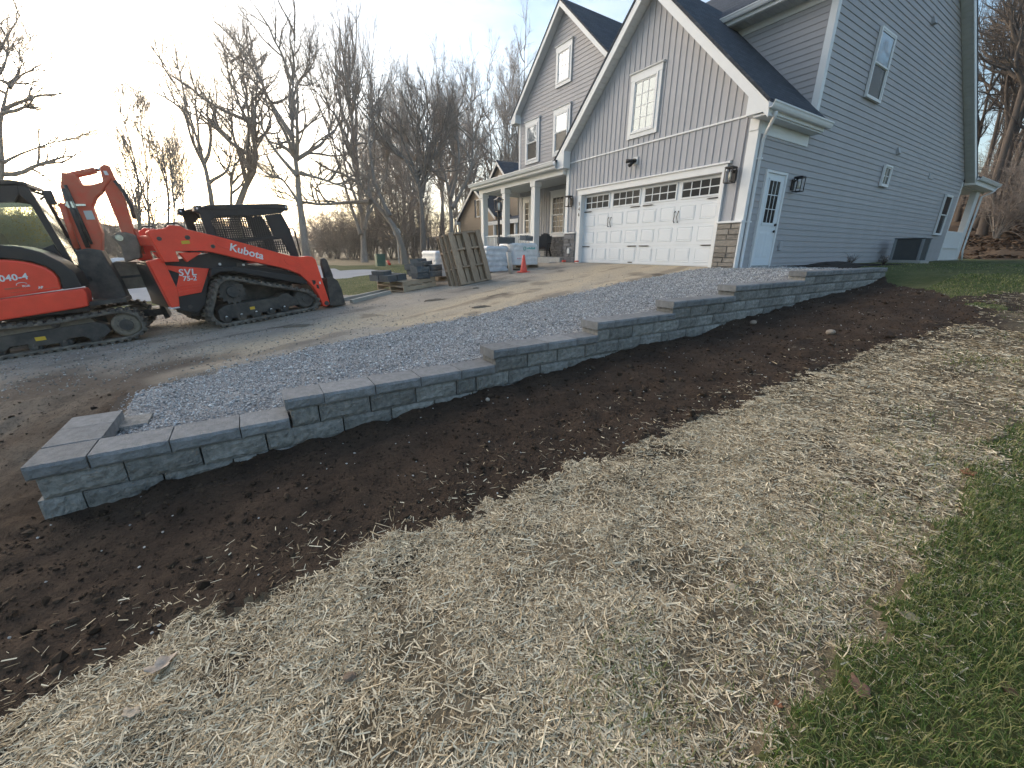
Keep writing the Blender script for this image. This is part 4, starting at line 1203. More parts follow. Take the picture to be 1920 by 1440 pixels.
def closed_spline(pts, n=96):
    pts = np.array(pts, float); m_ = len(pts); out = []
    per = n // m_ + 1
    for i in range(m_):
        p0, p1, p2, p3 = pts[(i - 1) % m_], pts[i], pts[(i + 1) % m_], pts[(i + 2) % m_]
        for k_ in range(per):
            t_ = k_ / per
            out.append(.5 * ((2 * p1) + (-p0 + p2) * t_ + (2*p0 - 5*p1 + 4*p2 - p3) * t_**2 + (-p0 + 3*p1 - 3*p2 + p3) * t_**3))
    out = np.array(out)
    # even spacing
    d = np.r_[0, np.cumsum(np.linalg.norm(np.diff(np.vstack([out, out[:1]]), axis=0), axis=1))]
    tt = np.linspace(0, d[-1], n, endpoint=False)
    cl = np.vstack([out, out[:1]])
    return np.stack([np.interp(tt, d, cl[:, 0]), np.interp(tt, d, cl[:, 1])], -1), d[-1]
def track_belt(name, loop, t0, t1, parent, thick=.045, lug=.028, nlug=46):
    P, ln = closed_spline(loop, 120)
    n = len(P)
    tg = np.roll(P, -1, 0) - np.roll(P, 1, 0); tg /= np.linalg.norm(tg, axis=1)[:, None]
    c0 = P.mean(0)
    nr = np.stack([tg[:, 1], -tg[:, 0]], -1)
    if np.mean(np.sum(nr * (P - c0), 1)) < 0: nr = -nr
    out = P - nr * lug; inn = out - nr * thick
    b = MB(); vv = []
    for i in range(n):
        vv += [(out[i][0], t0, out[i][1]), (out[i][0], t1, out[i][1]), (inn[i][0], t1, inn[i][1]), (inn[i][0], t0, inn[i][1])]
    ff = []
    for i in range(n):
        j = (i + 1) % n
        for e in range(4): ff.append((i*4+e, i*4+(e+1)%4, j*4+(e+1)%4, j*4+e))
    b.add(vv, ff, True)
    # lugs
    Q, _ = closed_spline(loop, nlug)
    tq = np.roll(Q, -1, 0) - np.roll(Q, 1, 0); tq /= np.linalg.norm(tq, axis=1)[:, None]
    nq = np.stack([tq[:, 1], -tq[:, 0]], -1)
    if np.mean(np.sum(nq * (Q - c0), 1)) < 0: nq = -nq
    for i in range(nlug):
        w = ln / nlug * .30
        q = Q[i]
        for ta, tb, sh in ((t0 - .004, (t0 + t1) / 2 - .01, 0.0), ((t0 + t1) / 2 + .01, t1 + .004, ln / nlug * .5)):
            qs = q + tq[i] * sh
            a = qs - tq[i] * w; c_ = qs + tq[i] * w
            a_i = a - nq[i] * (lug + .012); c_i = c_ - nq[i] * (lug + .012)
            a = a + tq[i] * w * .25; c_ = c_ - tq[i] * w * .25
            b.add([(a_i[0], ta, a_i[1]), (c_i[0], ta, c_i[1]), (c_[0], ta, c_[1]), (a[0], ta, a[1]), (a_i[0], tb, a_i[1]), (c_i[0], tb, c_i[1]), (c_[0], tb, c_[1]), (a[0], tb, a[1])],
                  [(0,1,2,3),(7,6,5,4),(0,4,5,1),(1,5,6,2),(2,6,7,3),(3,7,4,0)])
    return b.build(name, M_rubber, parent)
def wheel(name, c, r, t0, t1, mt, parent, teeth=0, hub=.4):
    b = MB()
    tm = (t0 + t1) / 2
    if teeth:
        pts = []
        for i in range(teeth * 4):
            a = 2 * math.pi * i / (teeth * 4); rr = r if i % 4 in (0, 1) else r * .84
            pts.append((c[0] + rr * math.cos(a), c[1] + rr * math.sin(a)))
        b.prism(pts, t0 + .05, t1 - .05, 'y')
    else:
        b.tube([(c[0], t0 + .03, c[1]), (c[0], t0 + .05, c[1]), (c[0], t1 - .05, c[1]), (c[0], t1 - .03, c[1])], [r * .8, r, r, r * .8], 24)
    w = b.build(name, mt, parent)
    h = MB().tube([(c[0], t0 - .0, c[1]), (c[0], t0 + .06, c[1])], [r * hub * .9, r * hub], 18)
    for i in range(8):
        a = 2 * math.pi * i / 8
        h.cyl((c[0] + r * .58 * math.cos(a), t0 + .045, c[1] + r * .58 * math.sin(a)), (0, 1, 0), r * .07, .03, 6)
    h.build("hub", M_steel, w)
    return w

# ---- compact track loader
d_ = np.array([-.3416, .9363, .0780]); d_ /= np.linalg.norm(d_)
lf = np.cross([0, 0, 1.0], d_); lf /= np.linalg.norm(lf); up_ = np.cross(d_, lf)
skid = empty("track_loader", (2.489, -10.332, -.952), axes=(d_, lf, up_))
tag(skid, "orange and black compact track loader with caged cab parked on the driveway facing the house", "track loader")
WID = 1.68
LOOP = [(-.165, .27), (-.02, .60), (.07, .765), (.20, .845), (.36, .842), (.80, .70), (1.22, .566), (1.58, .44), (1.76, .28), (1.80, .15), (1.72, .04), (1.56, .0), (1.1, .0), (.55, .0), (.08, .0), (-.08, .06)]
for t0, t1, near in ((0, .40, True), (WID - .40, WID, False)):
    tr_ = track_belt("track", LOOP, t0, t1, skid)
    ta, tb = (t0 + .03, t1 - .05)
    wheel("sprocket", (.30, .585), .225, t0 + .01, t1 - .03, M_steel, skid, 15, .45)
    wheel("idler_wheel", (1.53, .265), .195, t0 + .02, t1 - .03, M_steel, skid)
    for s_ in (.10, .34, .59, .85, 1.10): wheel("roller", (s_, .135), .085, t0 + .03, t1 - .05, M_steel, skid, 0, .5)
    tf = MB().prism([(-.01, .14), (.0, .30), (.12, .365), (.30, .375), (1.02, .365), (1.10, .42), (1.22, .42), (1.30, .335), (1.60, .30), (1.60, .20), (1.42, .19), (1.35, .16), (1.0, .15), (.06, .12)], t0 + .06, t1 - .08, 'y').build("track_frame", M_steel, skid, .01)
    for s_ in (.10, .34, .59, .85, 1.10): MB().cyl((s_, t0 + .055, .175), (0, 1, 0), .017, .012, 10).build("bolt_head", M_white, tf)
    if near: MB().box(.50, .58, .0555, .0595, .225, .275).build("warning_label", M_yellow, tf)
# chassis
MB().box(-.30, 1.50, .42, WID - .42, .22, .95).build("chassis", M_steel, skid, .02)
bod = [(-.56, .42), (-.25, .30), (-.10, .43), (-.02, .66), (.06, .84), (.18, .90), (.38, .90), (.82, .76), (1.62, .50), (1.66, .74), (.78, .97), (.30, 1.22), (.16, 1.24), (-.52, 1.15)]
body = MB().prism(bod, .19, WID - .19, 'y').build("body", M_cabblack, skid, .012)
MB().prism([(.05, .87), (.20, .925), (.40, .92), (.84, .775), (1.64, .52), (1.66, .66), (.9, .86), (.42, 1.0), (.10, 1.0)], .06, .189, 'y').build("fender", M_cabblack, skid, .012)
MB().prism([(.05, .87), (.20, .925), (.40, .92), (.84, .775), (1.64, .52), (1.66, .66), (.9, .86), (.42, 1.0), (.10, 1.0)], WID - .189, WID - .06, 'y').build("fender", M_cabblack, skid, .012)
MB().cyl((-.33, .188, .42), (0, 1, 0), .032, .012, 14).build("tie_down_hole", M_steel, body)
MB().cyl((.28, .188, 1.05), (0, 1, 0), .022, .012, 12).build("port_cap", M_white, body)
MB().box(.62, .66, .18, .189, .985, 1.02).build("port_cap", M_white, body)
MB().prism([(.52, .985), (.62, .985), (.60, 1.04), (.54, 1.04)], .17, .189, 'y').build("hose_port", M_steel, body)
# side cover with louvres
sc = MB().prism([(-.50, .605), (-.115, .628), (.10, .995), (-.46, 1.105), (-.535, 1.085), (-.325, .965)], .165, .188, 'y').build("side_cover", M_orange, skid, .006)
for i in range(3):
    z0 = .665 + i * .046
    MB().prism([(-.43 + i * .022, z0), (-.135 + i * .022, z0 + .012), (-.125 + i * .022, z0 + .03), (-.42 + i * .022, z0 + .018)], .152, .1645, 'y').build("louvre", M_orange, sc)
text_mesh("lettering", "SVL", .145, M_white, sc, frame((-.345, .1635, .93), (1, 0, -.03), (.10, 0, 1)), .0025, .002, .15, spacing=1.1)
text_mesh("lettering", "75-2", .105, M_white, sc, frame((-.315, .1635, .845), (1, 0, -.03), (.10, 0, 1)), .002, .002, .15, spacing=1.0)
# rear guard posts and door
for ta, tb in ((.14, .30),):
    g_ = MB().prism([(-.585, .455), (-.475, .455), (-.425, .70), (-.475, 1.215), (-.67, 1.19), (-.66, 1.10), (-.615, .70)], ta, tb, 'y').build("rear_guard", M_orange, skid, .015)
    MB().prism([(-.60, .62), (-.565, .62), (-.62, 1.10), (-.655, 1.10)], ta - .012, ta - .001, 'y').build("guard_rib", M_orange, g_)
    MB().box(-.60, -.48, ta, tb, .435, .452).build("guard_foot", M_white, g_)
MB().prism([(-.57, .44), (-.50, .44), (-.52, 1.13), (-.60, 1.13)], .31, WID - .31, 'y').build("rear_door", M_cabblack, skid, .02)
# lift arms
ARM = [(-.574, 1.60), (-.54, 1.63), (-.352, 1.645), (-.275, 1.69), (-.141, 1.672), (-.075, 1.623), (.267, 1.515), (.727, 1.352), (1.284, 1.143), (1.45, 1.09), (1.611, 1.058), (1.76, 1.062), (1.85, 1.04), (1.905, .976), (1.925, .783), (2.01, .07), (1.93, .03), (1.853, .046), (1.80, .30), (1.74, .46), (1.532, .732), (1.36, .83), (1.18, .908), (.618, 1.092), (.192, 1.249), (.05, 1.285), (-.312, 1.307), (-.303, 1.148), (-.497, 1.157)]
for ta, tb, near in ((.03, .165, True), (WID - .165, WID - .03, False)):
    a_ = MB().prism(ARM, ta, tb, 'y').build("lift_arm", M_orange, skid, .012)
    for s_, h_, r_ in ((-.46, 1.50, .030), (-.10, 1.50, .034), (.21, 1.345, .030)):
        MB().cyl((s_, ta - .004, h_), (0, 1, 0), r_, .02, 14).build("pin", M_steel, a_)
    for s_, h_ in ((.36, 1.375), (1.40, .97)):
        ringp = [(s_ + .13 * math.cos(q) * (1 + .25 * math.cos(q)), ta - .001, h_ - .42 * .13 * math.cos(q) + .055 * math.sin(q)) for q in np.linspace(0, 2 * math.pi, 24)]
        MB().tube(ringp, .005, 5, False).build("pressed_rib", M_orange, a_)
    if near:
        MB().box(-.20, -.09, ta - .0045, ta - .001, 1.405, 1.455).build("warning_label", M_yellow, a_)
        dirx = Vector((.586, 0, -.236)).normalized()
        text_mesh("lettering", "Kubota", .175, M_white, a_, frame((.43, ta - .0035, 1.27), dirx, (.373, 0, .928)), .0035, .002, spacing=1.04)
        MB().prism([(1.73, .60), (1.80, .585), (1.80, .53), (1.745, .50)], ta - .003, ta - .0005, 'y').build("lightening_hole", M_cabblack, a_)
        MB().prism([(1.80, .50), (1.845, .49), (1.845, .41), (1.80, .43)], ta - .003, ta - .0005, 'y').build("lightening_hole", M_cabblack, a_)
        MB().prism([(1.87, .55), (1.90, .55), (1.90, .50), (1.87, .50)], ta - .003, ta - .0005, 'y').build("label", M_white, a_)
        MB().cyl((1.93, ta - .005, .10), (0, 1, 0), .045, .02, 14).build("pin", M_steel, a_)
    MB().prism([(-.27, 1.285), (.04, 1.262), (-.20, 1.13)], ta + .02, tb - .02, 'y').build("rear_link", M_orange, skid, .008)
    MB().tube([(.16, (ta + tb) / 2 + (.10 if near else -.10), 1.30), (1.55, (ta + tb) / 2 + (.10 if near else -.10), .80)], .032, 10).build("lift_cylinder", M_cabblack, skid)
    MB().tube([(-.34, ta + .05, 1.655), (-.28, ta + .05, 1.715), (-.16, ta + .05, 1.715), (-.09, ta + .05, 1.65)], .012, 6).build("arm_hose", M_steel, skid)
MB().box(-.50, -.36, .17, WID - .17, 1.40, 1.56).build("cross_tube", M_orange, skid, .02)
MB().box(1.60, 1.72, .17, WID - .17, .80, .92).build("cross_tube", M_orange, skid, .02)
# cab
for ta, tb in ((.38, .42), (WID - .42, WID - .38)):
    cb_ = MB()
    cb_.prism([(.29, 1.22), (.40, 1.52), (.41, 1.75), (.50, 1.815), (.40, 1.992), (.324, 1.953), (.271, 1.887), (.285, 1.55), (.22, 1.22)], ta, tb, 'y')
    cb_.prism([(.5001, 1.815), (1.30, 1.83), (1.611, 1.856), (1.68, 1.899), (1.684, 2.007), (1.55, 2.017), (.4001, 1.992)], ta, tb, 'y')
    cb_.prism([(1.30, 1.829), (1.37, 1.458), (1.50, 1.40), (1.60, 1.10), (1.62, .80), (1.79, .80), (1.758, 1.056), (1.696, 1.59), (1.611, 1.855)], ta, tb, 'y')
    cb_.prism([(.4001, 1.519), (.68, 1.43), (1.37, 1.457), (1.4999, 1.399), (.80, 1.37), (.60, 1.30), (.30, 1.22)], ta, tb, 'y')
    side = cb_.build("cab_side", M_cabblack, skid, .006)
    g_ = MB()
    tm = (ta + tb) / 2
    for i in range(26):
        s_ = .37 + i * .038
        f_ = (s_ - .35) / 1.0
        zlo = np.interp(s_, [.35, .68, 1.384], [1.53, 1.43, 1.458]); zhi = np.interp(s_, [.35, .45, 1.31, 1.39], [1.77, 1.838, 1.855, 1.46])
        if zhi > zlo + .02: g_.bar((s_, tm, zlo), (s_ - .0, tm, zhi), .012)
    for j in range(11):
        z_ = 1.455 + j * .038
        s0 = .35 if z_ > 1.53 else np.interp(z_, [1.43, 1.53], [.68, .35]); s1 = np.interp(z_, [1.458, 1.855], [1.384, 1.31])
        g_.bar((s0, tm + .004, z_), (s1, tm + .004, z_), .012)
    g_.bar((.86, tm, 1.43), (.86, tm, 1.848), .03)
    # lower screen in front of the controls
    for i in range(18): g_.bar((.84 + i * .042, tm, 1.30 - .012 * i + .02), (.84 + i * .042, tm, 1.375), .016)
    for j in range(4): g_.bar((.82, tm + .003, 1.36 - j * .04), (1.58, tm + .003, 1.36 - j * .045 - .02), .014)
    g_.build("window_screen", M_cabblack, side)
rf = MB().prism([(.30, 1.955), (.42, 2.0), (1.56, 2.028), (1.70, 2.015), (1.70, 1.94), (.40, 1.93)], .36, WID - .36, 'y').build("cab_roof", M_cabblack, skid, .015)
for ta in (.36, WID - .46):
    l_ = MB().prism([(.20, 1.90), (.27, 1.86), (.33, 1.99), (.22, 1.985)], ta, ta + .10, 'y').build("rear_lamp", M_cabblack, rf, .008)
    MB().cyl((.25, ta - .003, 1.945), (0, 1, 0), .016, .008, 10).build("lamp_lens", M_white, l_)
    l2 = MB().prism([(1.66, 1.91), (1.74, 1.90), (1.76, 2.0), (1.66, 2.02)], ta, ta + .10, 'y').build("work_lamp", M_cabblack, rf, .008)
    MB().cyl((1.71, ta - .003, 1.965), (0, 1, 0), .016, .008, 10).build("lamp_lens", M_white, l2)
MB().box(.26, .30, .42, WID - .42, 1.25, 1.50).build("cab_back", M_cabblack, skid)
MB().tube([(1.69, .39, 1.575), (1.76, .39, 1.575), (1.79, .39, 1.52), (1.80, .39, 1.06)], .014, 6).build("grab_rail", M_cabblack, skid)
st = MB().box(.55, 1.05, .62, 1.06, 1.02, 1.14).build("seat", M_seat, skid, .03)
MB().prism([(.48, 1.12), (.60, 1.12), (.52, 1.68), (.42, 1.66)], .64, 1.04, 'y').build("seat_back", M_seat, st, .03)
for tt_ in (.54, 1.14): MB().tube([(1.10, tt_, 1.05), (1.14, tt_, 1.30)], [.03, .02], 8).build("joystick", M_seat, skid)
# front attachment
bk = MB().prism([(1.99, .08), (2.05, .02), (2.34, .0), (2.36, .03), (2.12, .10), (2.14, .55), (2.05, .60)], .02, WID - .02, 'y').build("bucket", M_steel, skid, .006)
for ta in (.0, WID - .02): MB().prism([(1.99, .05), (2.33, .0), (2.31, .33), (2.26, .52), (2.14, .62), (2.04, .60)], ta, ta + .02, 'y').build("bucket_side", M_steel, bk)
for ta, s0 in ((.26, .05), (.82, .0)):
    MB().prism([(2.10 + s0, .30), (2.27 + s0, .30), (2.28 + s0, .62), (2.22 + s0, .93), (2.17 + s0, .985), (2.10 + s0, .97), (2.08 + s0, .88)], ta, ta + .09, 'y').build("upright_plate", M_steel, bk, .02)
MB().tube([(1.90, .25, .78), (2.06, .25, .45)], .028, 10).build("tilt_cylinder", M_chrome, skid)
MB().tube([(1.88, .45, .62), (1.98, .42, .50), (2.05, .40, .60), (2.10, .38, .52)], .014, 6).build("hydraulic_hose", M_chrome, skid)

# ---- mini excavator
d2 = np.array([-.06, 1, .083]); d2 /= np.linalg.norm(d2)
l2 = np.cross([0, 0, 1.0], d2); l2 /= np.linalg.norm(l2); u2 = np.cross(d2, l2)
exc = empty("mini_excavator", (2.398, -12.033, -1.092), axes=(d2, l2, u2))
tag(exc, "red mini excavator with folded boom and rubber tracks at the left edge of the driveway", "excavator")
EL = [(.70, .24), (.66, .40), (.52, .50), (.30, .515), (-.4, .475), (-1.3, .515), (-1.5, .48), (-1.60, .34), (-1.60, .2), (-1.52, .06), (-1.36, .0), (-.9, .0), (-.3, .0), (.3, .0), (.52, .03), (.66, .12)]
for t0, t1 in ((0, .35), (1.30, 1.65)):
    track_belt("track", EL, t0, t1, exc, .04, .026, 52)
    wheel("idler_wheel", (.45, .255), .185, t0 + .02, t1 - .02, M_rusty, exc, 0, .5)
    wheel("sprocket", (-1.36, .265), .18, t0 + .02, t1 - .02, M_steel, exc, 13, .5)
    tf = MB().prism([(-1.18, .12), (-1.18, .32), (.12, .36), (.22, .30), (.25, .20), (.15, .12), (-.02, .12), (-.08, .17), (-.25, .17), (-.31, .12), (-.62, .12), (-.68, .17), (-.85, .17), (-.91, .12)], t0 + .05, t1 - .05, 'y').build("track_frame", M_steel, exc, .01)
    MB().prism([(-1.2, .322), (.10, .362), (.06, .45), (-1.1, .42)], t0 + .09, t1 - .09, 'y').build("frame_cover", M_rusty, tf)
    for s_ in (-1.0, -.62, -.30, .04):
        wheel("roller", (s_, .115), .078, t0 + .04, t1 - .05, M_steel, exc, 0, .5)
        MB().cyl((s_, t0 + .046, .14), (0, 1, 0), .016, .012, 10).build("bolt_head", M_chrome, tf)
    wheel("carrier_roller", (-.32, .40), .05, t0 + .02, t1 - .1, M_steel, exc, 0, .5)
    MB().box(-.58, -.47, t0 + .0455, t0 + .0495, .20, .255).build("warning_label", M_yellow, tf)
MB().box(-1.1, .2, .36, 1.29, .22, .44).build("car_body", M_steel, exc, .02)
MB().cyl((-.55, .82, .49), (0, 0, 1), .42, .10, 28).build("slew_ring", M_steel, exc)
MB().box(-1.35, .10, .15, 1.52, .525, .60).build("upper_frame", M_cabblack, exc, .01)
MB().prism([(-1.45, .50), (-.828, .545), (.05, .595), (.115, .61), (.155, .80), (.145, .872), (-.726, .832), (-1.45, .79)], .06, .40, 'y').build("lower_cover", M_orange, exc, .02)
cov = MB().prism([(-1.40, .84), (-.74, .842), (-.095, .882), (-.075, 1.05), (-.10, 1.14), (-.16, 1.215), (-.279, 1.285), (-.40, 1.325), (-.541, 1.352), (-.9, 1.36), (-1.25, 1.30), (-1.42, 1.10)], .075, .62, 'y').build("side_cover", M_orange, exc, .025)
MB().prism([(-.088, .882), (.135, .892), (.12, 1.10), (.02, 1.27), (-.13, 1.42), (-.30, 1.50), (-.50, 1.545), (-1.0, 1.57), (-1.35, 1.50), (-1.42, 1.30), (-1.25, 1.315), (-.9, 1.375), (-.541, 1.367), (-.40, 1.34), (-.279, 1.30), (-.15, 1.225), (-.088, 1.145), (-.063, 1.05)], .10, .66, 'y').build("top_cover", M_cabblack, exc, .02)
MB().prism([(-.63, .95), (-.47, .955), (-.47, .975), (-.63, .97)], .066, .0745, 'y').build("latch", M_orange_dusty, cov)
MB().prism([(-.60, .90), (-.1, .92), (-.1, .925), (-.60, .905)], .07, .0745, 'y').build("crease", M_orange_dusty, cov)
text_mesh("lettering", "KX040-4", .115, M_white, cov, frame((-.80, .0725, 1.06), (1, 0, .03), (-.02, 0, 1)), .003, .002, .12, spacing=1.05)
text_mesh("lettering", "PLUS", .035, M_white, cov, frame((-.455, .0725, .965), (1, 0, .03), (-.02, 0, 1)), .001, .002)
MB().tube([(-.45 + .055 * math.cos(a), .0735, 1.0 + .03 * math.sin(a)) for a in np.linspace(.3, 3.3, 10)], .004, 4).build("emblem", M_white, cov)
text_mesh("lettering", "AB", .045, M_white, cov, frame((-.31, .0725, .925), (1, 0, .03), (-.02, 0, 1)), .002, .002)
MB().box(-1.50, -1.38, .25, 1.45, .55, 1.25).build("counterweight", M_orange, exc, .05)
# cab on the far side
def cab_quad(name, pts, t0, t1, mt, parent): return MB().prism(pts, t0, t1, 'y').build(name, mt, parent, .006)
CA0, CA1 = .76, 1.58
ec = None
for ta in (CA0, CA1 - .05):
    b = MB()
    b.prism([(-.185, 2.36), (-.10, 2.33), (-.075, 2.20), (.06, .90), (-.02, .90), (-.15, 2.10), (-.22, 2.24)], ta, ta + .05, 'y')
    b.prism([(-1.30, 2.30), (-.1851, 2.36), (-.22, 2.241), (-.30, 2.13), (-1.22, 2.12)], ta, ta + .05, 'y')
    b.prism([(-1.30, 2.299), (-1.22, 2.121), (-1.20, 1.0), (-1.32, 1.0)], ta, ta + .05, 'y')
    b.prism([(-1.2, 1.0), (-1.2, 1.40), (-.25, 1.47), (-.10, 1.53), (-.045, 1.10), (-.02, .901)], ta, ta + .05, 'y')
    side = b.build("cab_side", M_cabblack, exc, .008)
    if ec is None: ec = side
    MB().prism([(-1.2, 1.40), (-.25, 1.47), (-.10, 1.53), (-.15, 2.10), (-.30, 2.13), (-1.22, 2.12)], ta + .02, ta + .026, 'y').build("side_glass", M_cabglass, side)
MB().prism([(-1.34, 2.30), (-.18, 2.365), (-.08, 2.335), (-.10, 2.40), (-.25, 2.43), (-1.30, 2.38)], CA0 - .02, CA1 + .02, 'y').build("cab_roof", M_cabblack, exc, .015)
MB().hexa([(-.015, CA0 + .05, 1.2), (.0, CA0 + .05, 1.2), (.0, CA1 - .05, 1.2), (-.015, CA1 - .05, 1.2), (-.12, CA0 + .05, 2.28), (-.105, CA0 + .05, 2.28), (-.105, CA1 - .05, 2.28), (-.12, CA1 - .05, 2.28)]).build("windscreen", M_cabglass, exc)
MB().prism([(-.75, 1.0), (-.35, 1.0), (-.35, 1.12), (-.62, 1.14), (-.72, 1.75), (-.82, 1.75)], .95, 1.40, 'y').build("seat", M_seat, exc, .03)
MB().tube([(-.02, .74, 2.16), (.08, .70, 2.22), (.10, .68, 2.16)], .012, 6).build("mirror_stalk", M_cabblack, exc)
MB().box(.04, .15, .66, .70, 2.08, 2.28).build("mirror", M_cabblack, exc, .015)
for k_ in range(3):
    MB().tube([(.11 + .035 * k_, .70, 1.60 - .03 * k_), (.145 + .02 * k_, .68, 1.30), (.17, .62, .95)], .013, 6).build("hydraulic_hose", M_steel, exc)
# swing post, boom, stick
MB().prism([(.10, .62), (.30, .58), (.52, .60), (.50, .88), (.43, 1.40), (.28, 1.44), (.13, 1.42), (.06, .92)], .62, .96, 'y').build("swing_post", M_steel, exc, .02)
MB().box(.02, .55, .15, .75, .60, .66).build("step_plate", M_steel, exc)
MB().tube([(.12, .20, .63), (.52, .24, .60)], .014, 6).build("step_rail", M_chrome, exc)
boom = MB().prism([(.19, 1.35), (.28, 1.20), (.42, 1.36), (.515, 1.66), (.515, 1.93), (.525, 2.05), (.60, 2.17), (.70, 2.255), (.875, 2.44), (.87, 2.50), (.74, 2.40), (.61, 2.36), (.50, 2.36), (.488, 2.50), (.334, 2.53), (.258, 2.33), (.215, 2.03)], .69, .89, 'y').build("boom", M_orange_dusty, exc, .02)
MB().box(.40, .50, .685, .6895, 1.86, 1.99).build("label", mat("aluminium_plate", (.45, .47, .48), .4, metal=.4), boom)
MB().tube([(.20, .66, 2.10), (.155, .66, 1.45)], .036, 10).build("boom_cylinder", M_orange_dusty, exc)
MB().tube([(.155, .66, 1.45), (.12, .66, 1.15)], .022, 10).build("cylinder_rod", M_chrome, exc)
MB().tube([(.29, .665, 2.30), (.285, .665, 1.45)], .030, 8).build("boom_hose", M_steel, exc)
MB().tube([(.325, .66, 2.35), (.34, .66, 1.50)], .022, 8).build("boom_hose", M_steel, exc)
MB().box(.19, .46, .655, .69, 2.055, 2.085).build("hose_clamp", M_chrome, exc)
MB().box(.25, .34, .64, .69, 2.03, 2.12).build("hose_clamp", M_chrome, exc)
MB().tube([(.36, .79, 2.48), (.72, .79, 2.575)], .048, 12).build("arm_cylinder", M_orange_dusty, exc)
MB().tube([(.72, .79, 2.575), (.84, .79, 2.605)], .024, 10).build("cylinder_rod", M_chrome, exc)
stick = MB().prism([(.785, 2.61), (.84, 2.655), (.90, 2.64), (.915, 2.42), (.94, 2.16), (.91, 1.74), (.895, 1.575), (.735, 1.555), (.745, 1.82), (.735, 2.28)], .72, .86, 'y').build("stick", M_orange_dusty, exc, .015)
MB().prism([(.815, 2.50), (.86, 2.50), (.85, 2.56), (.81, 2.56)], .716, .7195, 'y').build("lightening_hole", M_white, stick)
MB().tube([(.905, .70, 2.42), (.965, .70, 2.25), (.985, .70, 2.05), (.97, .70, 1.85)], .026, 8).build("stick_hose", M_steel, exc)
MB().tube([(.93, .79, 1.70), (.905, .79, 1.30)], .026, 8).build("bucket_cylinder", M_orange_dusty, exc)
lk = MB().prism([(.60, 1.60), (.70, 1.655), (.80, 1.655), (.915, 1.60), (.92, 1.45), (.87, 1.24), (.65, 1.19), (.67, 1.43)], .66, .92, 'y').build("coupler", M_rusty, exc, .02)
MB().cyl((.70, .655, 1.57), (0, 1, 0), .05, .02, 14).build("pin", M_chrome, lk)
bkt = [(.36, 1.16), (.50, 1.215), (.86, 1.17), (.885, 1.08), (.85, .80), (.76, .745), (.40, .745), (.31, .86), (.31, 1.02)]
bk2 = MB().prism(bkt, .95, 1.95, 'y').build("grading_bucket", M_rusty, exc, .02)
MB().box(.34, .88, .945, .949, .93, .97).build("wear_strip", M_steel, bk2)
bl = MB().prism([(.84, .14), (.92, .16), (.89, .36), (.91, .50), (.85, .50), (.82, .36)], 1.10, 1.62, 'y').build("dozer_blade", M_steel, exc, .01)
for tt_ in (1.15, 1.38): MB().box(.10, .84, tt_, tt_ + .12, .22, .34).build("blade_arm", M_steel, bl)
# ------------------------------------------------------------------ things on site
M_wood = mat("weathered_wood", (.27, .195, .135), .9, vscale=5, var_col=(.40, .31, .225), bump=.4, bscale=30, obj_var=.18, stretch=(1, 6, 6))
M_wood_lt = mat("pallet_wood", (.34, .27, .19), .9, vscale=5, var_col=(.42, .34, .25), bump=.3, bscale=30, obj_var=.15)
M_wrap = mat("shrink_wrap", (.52, .56, .60), .25, vscale=4, var_col=(.72, .74, .76), bump=.7, bscale=9, spec=.6)
M_wrapw = mat("white_wrap", (.66, .67, .67), .35, vscale=6, var_col=(.78, .78, .78), bump=.8, bscale=7, spec=.5, stretch=(1, 1, 5))
M_paver = mat("dark_paver", (.085, .095, .105), .9, vscale=12, var_col=(.13, .14, .145), bump=.5, bscale=40, obj_var=.22, spec=.2)
M_cone = mat("safety_orange", (.72, .085, .055), .5, var=.08, vscale=8)
def gz(x, y): return float(ground_z(np.array([x]), np.array([y]))[0])

def pallet(name, mw, label, cat="pallet", group=None, mt=None, L=1.22, W=1.02, nd=7):
    """local: x along the deck boards' run direction (L), y across (W), z out of the deck"""
    mt = mt or M_wood
    e = empty(name); e.matrix_world = mw; tag(e, label, cat, group)
    for y in (0, W / 2 - .02, W - .04):                       # stringers along x
        MB().box(0, L, y, y + .04, .018, .108).build("stringer", mt, e)
    r = random.Random(hash(name) % 999 + int(L * 100))
    for i in range(nd):
        w = .10 if 0 < i < nd - 1 else .14
        x = (L - w) * i / (nd - 1)
        MB().box(x, x + w, -.005, W + .005, .1085, .1265).build("deck_board", mt, e)
    for i in range(3):
        x = (L - .12) * i / 2
        MB().box(x, x + .12, -.005, W + .005, 0, .0175).build("bottom_board", mt, e)
    return e

# pallets leaning against the wrapped load
a = np.array([1.62, -5.32, -.47]); b = np.array([1.45, -4.33, -.37]); tl_ = np.array([1.332, -5.507, .773])
ex = (tl_ - a); Lp = np.linalg.norm(ex); ex /= Lp
ey = (b - a); Wp = np.linalg.norm(ey); ey /= Wp
ez = np.cross(ex, ey); ez /= np.linalg.norm(ez)
ey = np.cross(ez, ex)
